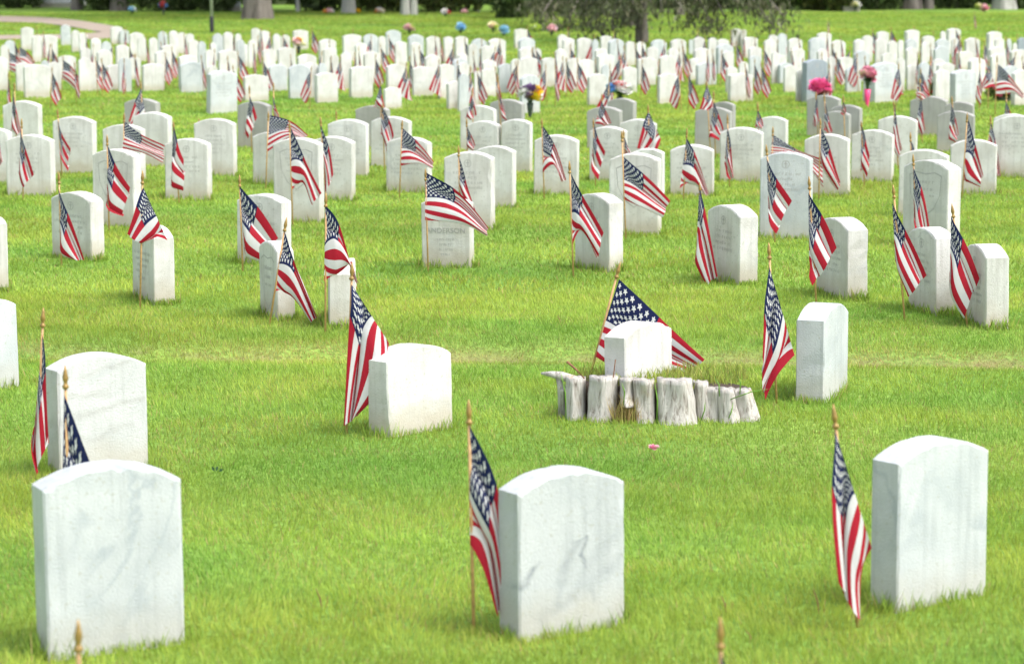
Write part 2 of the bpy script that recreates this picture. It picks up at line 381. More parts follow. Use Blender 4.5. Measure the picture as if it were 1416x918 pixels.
w = bpy.data.worlds.new('World'); sc.world = w; w.use_nodes = True
SUN_EL, SUN_AZ = 58, 122       # sun azimuth measured clockwise from +Y (the view direction)
sky = w.node_tree.nodes.new('ShaderNodeTexSky'); sky.sky_type = 'NISHITA'; sky.sun_disc = False
sky.sun_elevation = R(SUN_EL); sky.sun_rotation = R(SUN_AZ); sky.dust_density = 3.0; sky.air_density = .8; sky.ozone_density = .6
bg = w.node_tree.nodes['Background']; bg.inputs[1].default_value = .15
hs = w.node_tree.nodes.new('ShaderNodeHueSaturation'); hs.inputs['Saturation'].default_value = .45
w.node_tree.links.new(sky.outputs[0], hs.inputs['Color']); w.node_tree.links.new(hs.outputs[0], bg.inputs[0])
sl = bpy.data.lights.new('sun', 'SUN'); sl.energy = 1.3; sl.angle = R(22); sl.color = (1, .96, .89)
so = bpy.data.objects.new('sun', sl); COL.objects.link(so)
sd = Vector((math.sin(R(SUN_AZ)) * math.cos(R(SUN_EL)), math.cos(R(SUN_AZ)) * math.cos(R(SUN_EL)), math.sin(R(SUN_EL))))
so.rotation_euler = sd.to_track_quat('Z', 'Y').to_euler()

# ------------------------------------------------------------------ headstones
def stone_mesh(w_, t_, h_, seed, rise=.13, chip=.0032, nseg=10):
    """upright slab, segmental arched top, slightly chipped arrises. Origin at ground centre."""
    rd = random.Random(seed); w2 = w_ / 2; sag = w_ * rise; hs = h_ - sag
    rad = (w2 * w2 + sag * sag) / (2 * sag); a = math.asin(w2 / rad)
    out = []
    for k in range(nseg + 1): out.append((w2, -.12 + (hs + .12) * k / nseg))
    for k in range(1, 16): t = a - 2 * a * k / 16; out.append((rad * math.sin(t), h_ - rad + rad * math.cos(t)))
    for k in range(nseg + 1): out.append((-w2, hs - (hs + .12) * k / nseg))
    n = len(out); cx_, cz = 0, h_ * .5; V_ = []
    bev = .005
    for (yy, ins) in ((-t_ / 2, bev), (-t_ / 2 + bev, 0), (0, 0), (t_ / 2 - bev, 0), (t_ / 2, bev)):
        for (x, z) in out:
            j = abs(rd.gauss(0, chip)) * (2.5 if rd.random() < .07 else 1)
            q = ins + (j if ins else j * .25); l = math.hypot(x, z - cz) or 1
            V_.append((x * (1 - q / max(abs(x), .03)) if abs(abs(x) - w2) < 1e-6 else x * (1 - q / l), yy, z - (q if z > hs - 1e-6 else 0)))
    Fc = []
    for r_ in range(4):
        for k in range(n - 1): Fc.append((r_ * n + k, r_ * n + k + 1, (r_ + 1) * n + k + 1, (r_ + 1) * n + k))
    Fc.append(tuple(range(n))[::-1]); Fc.append(tuple(range(4 * n, 5 * n)))
    me = mesh('headstone', V_, Fc); return me

def engraving(stone, w_, t_, h_, mat, kind, seed):
    """carved emblem and worn lines of letters just proud of the front face"""
    rd = random.Random(seed); b = MB(); y = -t_ / 2 - .0008; zt = h_ - w_ * .13
    def quad(x0, x1, z0, z1): b.add([(x0, y, z0), (x1, y, z0), (x1, y, z1), (x0, y, z1)], [(0, 1, 2, 3)])
    def ring(cx, cz, rx, rz, th, n=20, a0=0, a1=2 * PI):
        for k in range(n):
            p, q = a0 + (a1 - a0) * k / n, a0 + (a1 - a0) * (k + 1) / n
            b.add([(cx + rx * math.cos(p), y, cz + rz * math.sin(p)), (cx + rx * math.cos(q), y, cz + rz * math.sin(q)),
                   (cx + (rx - th) * math.cos(q), y, cz + (rz - th) * math.sin(q)), (cx + (rx - th) * math.cos(p), y, cz + (rz - th) * math.sin(p))], [(0, 1, 2, 3)])
    def line(z, n_, hgt, wd):
        tot = n_ * wd; x = -tot / 2
        for k in range(n_):
            if rd.random() < .87:
                c = rd.random(); l = wd * .72
                quad(x, x + wd * .17, z, z + hgt)
                if c < .6: quad(x + l * .75, x + l * .75 + wd * .15, z, z + hgt)
                if c > .3: quad(x + wd * .17, x + l * .75, z + hgt * .84, z + hgt)
                if c < .45 or c > .8: quad(x + wd * .17, x + l * .75, z + hgt * .42, z + hgt * .56)
                if c > .7: quad(x + wd * .17, x + l * .75, z, z + hgt * .14)
            x += wd
    if kind == 'cross':
        ring(0, zt - .035, .026, .026, .004)
        quad(-.003, .003, zt - .055, zt - .015); quad(-.012, .012, zt - .034, zt - .028)
        z = zt - .105
        for k in range(rd.choice((4, 5, 5))): line(z, rd.randint(6, 11), .015, w_ * .068); z -= .034
    else:   # recessed shield
        W = w_ * .36; top = h_ - .075; bot = h_ - .36
        pts = [(-W, top - .02), (-W * .6, top), (0, top - .012), (W * .6, top), (W, top - .02), (W * .92, (top + bot) / 2), (W * .55, bot + .05), (0, bot), (-W * .55, bot + .05), (-W * .92, (top + bot) / 2)]
        for k in range(len(pts)):
            p, q = pts[k], pts[(k + 1) % len(pts)]
            b.add([(p[0], y, p[1]), (q[0], y, q[1]), (q[0] * .95, y, q[1] - (.006 if q[1] > bot + .1 else -.006)), (p[0] * .95, y, p[1] - (.006 if p[1] > bot + .1 else -.006))], [(0, 1, 2, 3)])
        line(top - .075, 6, .017, w_ * .075); line(top - .12, 5, .015, w_ * .07); line(top - .16, 7, .013, w_ * .06)
    o = b.build('inscription', mat, stone); return o

RX = 3.2    # width : thickness of the slabs
STONES = []
def place_stone(x0, xe, x1, yt, yb, side, mat=M_WHITE, eng=None, label=None, far=None, theta=None):
    s_ = 0
    xm = xe if xe is not None else x0 + 4
    E = ground(xm, yb); s_ = pxm(E.y)
    if xe is not None:
        wf, ws = (x1 - xe, xe - x0) if side == 'R' else (xe - x0, x1 - xe)
        wf = max(wf, 2); ws = max(ws, .8)
        th = math.atan(ws / wf * RX); w_ = wf / (s_ * math.cos(th)); t_ = w_ / RX
    else:
        th = R(theta or 22); w_ = (x1 - x0) / (s_ * (math.cos(th) + math.sin(th) / RX)); t_ = w_ / RX
        E = ground(x0 + t_ * math.sin(th) * s_ if side == 'R' else x1 - t_ * math.sin(th) * s_, yb)
    rz = th if side == 'R' else -th
    lx = (-w_ / 2 if side == 'R' else w_ / 2); ly = -t_ / 2
    c, s2 = math.cos(rz), math.sin(rz)
    C = Vector((E.x - (c * lx - s2 * ly), E.y - (s2 * lx + c * ly), 0))
    d = ray((x0 + x1) / 2, yt); h_ = CAMH + d.z * (C.y / d.y)
    C.z = float(gz(C.x, C.y)) * .5
    if far is None:
        o = link('headstone', stone_mesh(w_, t_, h_, len(STONES)), mat)
    else:
        o = far.copy(); COL.objects.link(o); o.scale = (w_ / .36, t_ / .112, h_ / .45)
    o.location = C; o.rotation_euler = (R(random.uniform(-1.2, 1.2)), R(random.uniform(-.8, .8)), rz)
    tag(o, label, 'headstone')
    if eng:
        engraving(o, w_, t_, h_, M_CARVE if eng[0] == 'D' else M_CARVE_SOFT, 'shield' if eng[-1] == 's' else 'cross', len(STONES))
    STONES.append(dict(o=o, x=(x0 + x1) / 2, yb=yb, w=w_, t=t_, h=h_, C=C, rz=rz, far=far is not None))
    return o

W_, V__, B_, G_ = M_WHITE, M_VEIN, M_BLUE, M_GREY
near = [
 # x0, xe, x1, top, base, face side, material, engraving, label
 (42, 67, 248, 640, 912, 'R', B_, None, 'large blank pale headstone filling the bottom left corner'),
 (689, 718, 868, 645, 884, 'R', M_CENTRE, None, 'headstone with dark grey veins across its face at the bottom centre'),
 (1207, 1240, 1381, 609, 853, 'R', B_, None, 'plain pale headstone with arched top at the lower right'),
 (60, 83, 197, 489, 662, 'R', M_STREAK, None, 'headstone with slanting brown-grey streaks behind the large bottom left one'),
 (508, 537, 625, 476, 606, 'R', W_, None, 'short wide headstone with a chipped lower corner left of the stump'),
 (837, 866, 936, 445, 577, 'R', W_, None, 'bright headstone rising out of the old tree stump'),
 (1101, 1139, 1186, 419, 557, 'R', B_, None, 'clean rounded headstone just right of the stump'),
 (-60, -40, 17, 414, 547, 'R', B_, None, 'headstone cut by the left edge level with the stump'),
 (983, 1022, 1049, 284, 398, 'L', W_, 'c', 'white headstone with worn cross emblem right of the hanging flag above the stump'),
 (1138, 1171, 1201, 302, 419, 'L', W_, 'c', 'headstone seen edge on behind the flag above the clean rounded one'),
 (1268, 1294, 1322, 315, 438, 'L', W_, 'c', 'headstone between two drooping flags at the right'),
 (1348, 1363, 1396, 337, 455, 'L', W_, 'c', 'narrow headstone seen edge on beside the right edge'),
 (1256, 1309, 1330, 221, 345, 'L', W_, 's', 'tall headstone with dark veined shield at the right'),
 (1244, 1308, 1314, 206, 299, 'L', W_, None, 'headstone hidden behind the tall shield stone'),
 (1051, 1120, 1125, 211, 332, 'L', B_, 'c', 'broad bluish headstone behind the flag right of centre'),
 (796, 842, 863, 268, 379, 'L', W_, 'c', 'headstone behind the draped flag directly above the stump'),
 (583, 651, 656, 272, 372, 'L', W_, None, 'headstone carved with a surname under the wind-blown flag'),
 (614, 680, 685, 210, 320, 'L', W_, 'c', 'tall grey-white headstone just behind the wind-blown flag'),
 (353, 384, 408, 333, 444, 'L', W_, 's', 'headstone with rounded carving beside a flag leaning left'),
 (446, 455, 492, 358, 456, 'L', W_, None, 'narrow headstone edge on beneath a striped flag'),
 (172, 213, 241, 312, 422, 'L', W_, 'c', 'square cut headstone with slanting top and a stick across it'),
 (64, 127, 143, 265, 361, 'L', W_, 'c', 'stained headstone with a flag hanging across its left side'),
 (324, 390, 402, 267, 366, 'L', W_, 'c', 'headstone left of the edge on stones, half hidden by a flag'),
 (-30, -4, 11, 299, 402, 'L', W_, None, 'headstone cut by the left edge above the lower left one'),
 (843, 911, 916, 212, 326, 'L', W_, 's', 'headstone behind the flag blowing right above the stump'),
 (1114, 1173, 1178, 185, 272, 'L', W_, 'c', None), (1178, 1233, 1238, 180, 254, 'L', W_, 'c', None),
 (1315, 1377, 1381, 193, 270, 'L', W_, None, None), (1374, 1438, 1444, 160, 248, 'L', W_, 'c', None),
 (1375, 1420, 1425, 158, 232, 'L', W_, None, None),
 (927, 986, 989, 200, 272, 'L', W_, 'c', None), (996, 1053, 1057, 176, 253, 'L', W_, 'c', None),
 (874, 916, 920, 206, 295, 'L', W_, None, None), (738, 798, 801, 186, 269, 'L', W_, 'c', None),
 (656, 709, 714, 201, 287, 'L', W_, None, None), (533, 591, 597, 189, 267, 'L', W_, 'c', None),
 (428, 487, 491, 188, 278, 'L', W_, 'c', None), (378, 443, 448, 189, 306, 'L', W_, 's', 'headstone with a carved shield and a flag across it left of centre'),
 (125, 186, 194, 206, 316, 'L', W_, 's', 'headstone with a carved shield behind a bright flag at the left'),
 (227, 288, 292, 191, 277, 'L', W_, 'c', None), (8, 72, 75, 186, 272, 'L', W_, 'c', None),
 (-42, 12, 15, 176, 254, 'L', W_, None, None), (268, 324, 327, 165, 246, 'L', W_, 'c', None),
 (72, 129, 132, 161, 240, 'L', W_, 'c', None), (141, 196, 200, 173, 256, 'L', W_, None, None),
 (182, 233, 237, 156, 232, 'L', W_, None, None), (348, 398, 404, 183, 258, 'L', W_, None, None),
 (453, 507, 510, 165, 246, 'L', W_, 'c', None), (512, 565, 569, 161, 231, 'L', W_, 'c', None),
 (4, 55, 58, 139, 206, 'L', W_, None, None), (171, 217, 221, 137, 196, 'L', G_, None, None),
 (327, 371, 376, 141, 206, 'L', G_, None, None), (491, 536, 540, 147, 206, 'L', G_, None, None),
 (636, 683, 687, 145, 208, 'L', W_, None, None), (645, 689, 693, 167, 238, 'L', W_, 'c', None),
 (693, 733, 737, 165, 239, 'L', W_, 'c', None), (677, 722, 726, 137, 200, 'L', G_, None, None),
 (812, 858, 862, 147, 205, 'L', G_, None, None), (815, 864, 868, 174, 251, 'L', W_, 'c', None),
 (857, 905, 909, 165, 232, 'L', W_, 'c', None), (840, 876, 881, 136, 190, 'L', G_, None, None),
 (961, 1009, 1013, 148, 213, 'L', G_, None, None), (985, 1013, 1018, 141, 196, 'L', G_, None, None),
 (1046, 1087, 1091, 162, 226, 'L', W_, None, None), (1117, 1160, 1165, 131, 188, 'L', G_, None, None),
 (1150, 1189, 1194, 145, 196, 'L', G_, None, None), (1138, 1174, 1178, 153, 200, 'L', G_, None, None),
 (1214, 1266, 1270, 161, 231, 'L', W_, None, None), (1260, 1309, 1314, 133, 188, 'L', G_, None, None),
 (1297, 1346, 1350, 154, 212, 'L', G_, 'c', None), (1308, 1345, 1349, 141, 196, 'L', G_, None, None),
 (284, 291, 326, 98, 158, 'R', B_, 'Dc', 'bluish headstone with dark carved lines standing out in the left background'),
 (1109, 1115, 1146, 82, 143, 'R', M_SLATE, 'Dc', 'blue-grey headstone behind the pink flower bunch'),
 (1203, 1210, 1246, 86, 142, 'R', B_, 'Dc', 'headstone with round dark emblem beside the pink vase'),
 (1314, 1321, 1353, 97, 148, 'R', B_, 'Dc', 'headstone with dark cross and lettering between the two leafy arrangements'),
 (1193, 1197, 1211, 104, 141, 'R', W_, None, None),
]
for r_ in near:
    place_stone(*r_[:6], mat=r_[6], eng=r_[7], label=r_[8])
# chip out of the near lower corner of the short wide stone
S = STONES[4]
for v in S['o'].data.vertices:
    if v.co.z < .13 and v.co.x < -S['w'] / 2 + .02 and v.co.y < 0: v.co.x += (.05 if v.co.y < -S['t'] / 2 + .002 else .02) * (1 - max(v.co.z, 0) / .13)
# legible surname on the stone under the wind-blown flag
S = [s for s in STONES if abs(s['x'] - 619.5) < 1][0]
cu = bpy.data.curves.new('inscription', 'FONT'); cu.body = 'ANDERSON'; cu.size = .043; cu.align_x = 'CENTER'; cu.extrude = .0006
cu.materials.append(M_CARVE)
tmp = bpy.data.objects.new('surname', cu); COL.objects.link(tmp); bpy.context.view_layer.update(); me = bpy.data.meshes.new_from_object(tmp); bpy.data.objects.remove(tmp)
to = bpy.data.objects.new('surname', me); COL.objects.link(to); to.parent = S['o']
to.location = (0, -S['t'] / 2 - .0008, S['h'] - .215); to.rotation_euler = (PI / 2, 0, 0); to.scale = (1.05, 1, 1)
b = MB(); rd = random.Random(3); z = S['h'] - .262; y = -S['t'] / 2 - .0008
for n_, wd in ((8, .0135), (6, .0135), (7, .0125), (5, .012)):
    x = -n_ * wd / 2
    for k in range(n_):
        for (a0, a1, c0, c1) in ((0, .2, 0, 1), (.2, .7, .8, 1), (.55, .7, 0, 1))[:rd.randint(1, 3)]:
            b.add([(x + a0 * wd, y, z + c0 * .013), (x + a1 * wd, y, z + c0 * .013), (x + a1 * wd, y, z + c1 * .013), (x + a0 * wd, y, z + c1 * .013)], [(0, 1, 2, 3)])
        x += wd
    z -= .03
b.build('inscription', M_CARVE_SOFT, S['o'])

# far rows, traced in crops of 200 x 130 photo pixels shown at 7.06x
SCALE = 7.06
far_list = {
 0: [(200,130,325,365),(590,105,690,310),(695,155,775,370),(770,180,850,380),(310,205,400,0),(390,205,555,440),(40,255,150,0),(5,300,80,0),(560,405,740,655),
     (780,330,885,0),(880,235,985,0),(990,265,1090,0),(940,350,1090,0),(760,420,890,0),(765,470,990,748),(1075,120,1190,300),(1165,155,1255,300),(1255,175,1400,0),
     (1345,215,1425,460),(1125,300,1255,0),(1035,490,1200,745),(1150,420,1280,0),(1255,420,1370,655),(1375,480,1595,750),(220,485,475,820),(150,465,300,750),
     (400,445,480,0),(455,460,590,740),(-130,410,65,755)],
 180: [(185,230,270,0),(270,165,365,0),(375,160,470,0),(460,180,545,400),(545,190,625,0),(560,250,665,0),(660,270,740,0),(780,280,840,0),(235,355,380,0),(300,300,445,630),
     (735,350,820,0),(805,190,910,0),(905,175,1005,0),(1020,190,1085,0),(1180,135,1270,0),(1260,160,1360,0),(1040,245,1120,0),(1150,250,1230,0),(1040,290,1165,520),
     (850,350,1040,0),(465,400,650,0),(475,465,725,768),(750,500,850,0),(1095,585,1345,850)],
 360: [(20,340,150,0),(75,490,260,760),(120,195,200,0),(200,205,290,0),(310,155,465,350),(165,325,345,0),(270,490,490,825),(355,395,545,0),(565,245,740,0),(610,330,745,0),
     (425,470,560,0),(560,475,650,0),(675,390,765,0),(775,370,890,740),(525,565,755,862),(800,200,990,0),(1000,195,1150,0),(920,275,1040,0),(1005,360,1170,0),(860,505,1095,815),
     (1145,215,1225,0),(1220,155,1375,0),(1225,485,1410,760),(1200,710,1380,925)],
 540: [(40,265,165,0),(165,195,325,0),(190,275,290,0),(340,215,490,0),(515,220,615,480),(620,215,755,0),(785,240,940,0),(945,240,1125,0),(325,390,490,0),(205,510,420,805),
     (465,485,620,0),(600,430,760,0),(650,375,755,0),(755,290,850,0),(880,310,1000,0),(660,470,765,0),(655,575,765,0),(545,645,740,925),(885,445,1040,0),(885,530,1030,808),
     (815,545,880,0),(1045,480,1200,775)],
 700: [(75,145,215,340),(115,230,285,0),(115,325,265,0),(40,435,150,780),(120,415,305,0),(335,425,500,720),(125,585,330,0),(265,335,345,0),(500,195,600,0),(545,230,670,0),
     (680,230,835,0),(835,245,905,0),(475,340,590,0),(595,430,745,760),(720,440,860,725),(915,205,1035,0),(985,240,1150,0),(1155,265,1260,510),(1265,275,1365,0),
     (860,335,990,0),(880,390,1060,0),(920,490,1010,0),(790,580,980,895),(1130,515,1280,780),(1270,425,1465,705)],
 880: [(90,320,210,0),(140,250,300,0),(330,245,490,0),(300,335,400,0),(215,405,390,0),(205,580,405,880),(510,250,560,400),(555,225,670,0),(690,235,790,0),(785,245,905,0),
     (555,330,725,0),(770,290,950,0),(920,140,1030,320),(1015,150,1075,320),(1025,225,1190,435),(510,430,650,655),(580,470,785,695),(870,515,990,780),(990,465,1095,0),
     (895,580,1145,868),(1090,315,1225,0),(1095,405,1220,630),(830,360,955,600)],
 1040: [(155,205,250,0),(245,190,340,0),(110,245,230,0),(345,230,495,0),(185,365,260,0),(205,395,345,600),(250,475,400,685),(305,495,440,765),(365,325,520,0),(425,545,500,860),
     (630,180,780,0),(550,225,720,0),(765,250,915,0),(630,340,745,0),(740,405,810,0),(845,420,990,690),(910,510,1070,755),(985,240,1100,0),(1065,210,1180,0),(1210,170,1340,0),
     (1195,235,1310,0),(985,360,1150,0),(1260,375,1380,0)],
 1216: [(75,260,180,0),(245,155,400,0),(180,250,240,0),(245,240,370,0),(410,210,540,0),(405,270,480,0),(590,170,650,0),(650,140,800,0),(540,240,690,0),(700,230,770,0),
     (830,230,985,0),(245,325,385,0),(165,425,250,0),(525,310,690,0),(745,360,920,545),(510,435,640,0),(555,470,740,0),(265,490,380,740),(375,465,500,0),(525,545,690,0),
     (865,425,1050,0),(1045,170,1205,0),(1120,235,1220,0),(1230,240,1290,0),(1290,275,1340,0),(1055,320,1240,0),(1270,345,1460,0),(1075,385,1250,0),(1205,495,1370,0),
     (1290,545,1500,0),(1340,230,1450,0)],
}
protos = [stone_mesh(.36, .112, .45, 900 + k, rise=(.10, .13, .16)[k % 3], nseg=4) for k in range(5)]
for k, me in enumerate(protos): me.materials.append((M_WHITE, M_WHITE, M_BLUE, M_WHITE, M_WHITE)[k])
pgrey = stone_mesh(.36, .112, .45, 950, nseg=4); pgrey.materials.append(M_SLATE)
for off, lst in far_list.items():
    for j, (a, t_, b_, bs) in enumerate(lst):
        x0, x1 = off + a / SCALE, off + b_ / SCALE; yt = 20 + t_ / SCALE
        yb = 20 + bs / SCALE if bs else (yt + random.uniform(19.3, 20.8)) / .785
        me = pgrey if (off, a) == (1216, 1340) else protos[(j * 7 + off) % 5]
        o = bpy.data.objects.new('headstone', me)
        place_stone(x0, None, x1, yt, yb, 'R', far=o, theta=22 + random.uniform(-4, 8))
        bpy.data.objects.remove(o)

# ------------------------------------------------------------------ flags
def cloth_mesh(st, amp, seed, nu=22, nv=40):
    """st: list of (Tx,Tz,Bx,Bz) in the flag's own x-z plane (metres), hoist first; folds are real depth along y"""
    rd = random.Random(seed); ph = rd.uniform(0, 6.28); kf = rd.uniform(.9, 1.5); k2 = rd.uniform(2.6, 3.6); sgn = rd.choice((-1, 1))
    V_, UV, Fc = [], [], []
    m = len(st) - 1
    fall = (st[0][1] - st[-1][1]) / (abs(st[0][0] - st[-1][0]) + .02)          # steep fall: the cloth gathers in pleats
    kp = 1.6 if fall > 1.15 else .85 if fall > .75 else .3; npl = rd.choice((1.5, 1.75, 2.0)) if fall > 1.15 else 1.25; pp = rd.uniform(-.5, .5)
    for i in range(nu + 1):
        u = i / nu; T = cat([(a, b) for a, b, c, d in st], u * m * .99999); B = cat([(c, d) for a, b, c, d in st], u * m * .99999)
        for j in range(nv + 1):
            v = j / nv; g_ = min(1, u * 3.0)
            fold = math.sin(2 * PI * (kf * v + .55 * u) + ph) + .22 * math.sin(2 * PI * (k2 * v - .9 * u) + 2 * ph) + .5 * math.sin(2 * PI * 1.3 * u + ph) * (v - .2)
            dy = amp * (.08 + .92 * g_) * fold
            th = 2 * PI * npl * v + pp; ve = min(1, max(0, v + kp * g_ * (math.sin(th) - math.sin(pp) * (1 - v)) / (2 * PI * npl)))
            dy = dy * .35 * sgn * (-1 if sgn < 0 else 1) * sgn - amp * 1.3 * g_ * min(1, kp) * math.cos(th) * sgn
            x = T[0] * (1 - ve) + B[0] * ve; z = T[1] * (1 - ve) + B[1] * ve
            x += amp * .7 * g_ * (1 - .45 * u) * math.cos(2 * PI * (kf * v + .55 * u) + ph)
            z += amp * .35 * g_ * math.sin(2 * PI * (kf * v * .7 - .3 * u) + ph) * math.sin(PI * u * .9)
            V_.append((x, dy * sgn - .004, z)); UV.append((u, v))
    for i in range(nu):
        for j in range(nv):
            a = i * (nv + 1) + j; Fc.append((a, a + nv + 1, a + nv + 2, a + 1))
    me = mesh('cloth', V_, Fc, True); uvl = me.uv_layers.new(name='UVMap')
    for lp in me.loops: uvl.data[lp.index].uv = UV[lp.vertex_index]
    me.materials.append(M_FLAG); return me
def stick_parts(root, top, bot, r=.0052):
    d = (top - bot); L_ = d.length; dn = d.normalized(); neck = top - dn * .075
    MB().tube([bot - dn * .06, bot + d * .5, neck], [r, r * .98, r * .9], 8).build('flag_stick', M_STICK, root, True)
    prof = [(r * 1.0, 0), (r * 1.9, .004), (r * 2.0, .011), (r * 1.25, .014), (r * 1.15, .022), (r * 1.7, .030), (r * 1.75, .038), (r * 1.1, .056), (r * .25, .075)]
    o = MB().lathe(prof, (0, 0, 0), 10).build('finial', M_GOLD, root, True)
    o.location = neck; o.rotation_euler = dn.to_track_quat('Z', 'Y').to_euler()
FLAGS = []
def hero_flag(tx, ty, bx, by, st, label=None, amp=.016, gy=None, z0=0, conv=None, seed=None, fwd=0):
    if conv:
        (ox, oy, k) = conv; c2 = lambda x, y: (ox + x / k, oy + y / k)
        tx, ty = c2(tx, ty); bx, by = c2(bx, by); st = [(*c2(a, b), *c2(c, d)) for a, b, c, d in st]
    if conv and st[-1][1] - st[0][1] > .75 * (st[0][3] - st[0][1]) and abs(st[-1][0] - st[0][0]) < .9 * (st[-1][1] - st[0][1]):
        ym = max(max(p[1], p[3]) for p in st); t0 = st[0]; k_ = min(1.38 * (t0[3] - t0[1]), .92 * (ym - t0[1])) / (t0[3] - t0[1])
        if k_ > 1:
            st = [tuple(p) for p in st]; st[0] = (t0[0], t0[1], t0[0] + (t0[2] - t0[0]) * k_, t0[1] + (t0[3] - t0[1]) * k_)
            if len(st) > 2: p = st[1]; st[1] = (p[0], p[1], p[2], min(ym * .985 + t0[1] * .015, p[3] + (k_ - 1) * .45 * (t0[3] - t0[1])))
    B0 = ground(bx, by) if gy is None else at(bx, by, gy)
    Y = B0.y; root = empty('small_flag', B0 if gy else (B0.x, B0.y, 0), 0, label, 'flag')
    O = root.location
    W = lambda x, y, dy=0: at(x, y, Y + dy) - O
    top = W(tx, ty)
    stick_parts(root, top, Vector((0, 0, 0)))
    s4 = []
    for a, b, c, d in st: p, q = W(a, b), W(c, d); s4.append((p.x, p.z, q.x, q.z))
    n = len(FLAGS) if seed is None else seed
    link('cloth', cloth_mesh(s4, amp, n), None, root).location.y = -fwd
    FLAGS.append(dict(o=root, x=bx, yb=by, y=ty)); return root

# foreground flags, photo pixels
hero_flag(648, 552, 655, 872, [(649, 587, 650, 752), (688, 682, 672, 785), (702, 830, 688, 850)], 'flag at the left of the veined bottom centre headstone', .012)
hero_flag(1152, 558, 1186, 868, [(1153, 592, 1204, 755), (1151, 680, 1188, 800), (1158, 800, 1186, 853)], 'flag hanging in long folds left of the lower right headstone', .014, fwd=.022)
hero_flag(60, 425, 50, 665, [(59, 462, 47, 600), (64, 520, 42, 640), (70, 600, 47, 664)], 'folded flag hanging at the left behind the streaked headstone', .012)
hero_flag(90, 505, 96, 800, [(89, 545, 84, 780), (133, 650, 100, 800), (160, 740, 130, 820)], 'flag showing only its starred corner behind the large bottom left headstone', .012)
hero_flag(108, 855, 112, 1190, [(109, 905, 111, 1070), (122, 960, 118, 1110), (150, 1040, 140, 1150)], 'flag mostly below the frame before the large bottom left headstone', .014)
hero_flag(996, 852, 1000, 1180, [(997, 900, 999, 1060), (1014, 950, 1010, 1100), (1050, 1030, 1035, 1140)], 'flag mostly below the frame at the bottom, right of centre', .014)
hero_flag(487, 362, 479, 600, [(486, 393, 538, 474), (480, 445, 521, 545), (477, 588, 494, 576)], 'tall flag draped against the short wide headstone with the chipped corner', .020)
hero_flag(1063, 335, 1074, 556, [(1063, 368, 1098, 490), (1057, 440, 1068, 535), (1052, 490, 1056, 553)], 'flag with diagonal stripes between the stump and the rounded headstone', .014, fwd=.022)
hero_flag(858, 362, 816, 520, [(856, 386, 822, 492), (900, 426, 862, 514), (940, 464, 908, 522), (974, 496, 944, 522)], 'wide flag spread behind the headstone in the tree stump', .010, gy=12.35)
r1, r2, r3, r4 = (0, 110, 2.622), (340, 110, 2.622), (690, 110, 2.622), (1046, 110, 2.622)
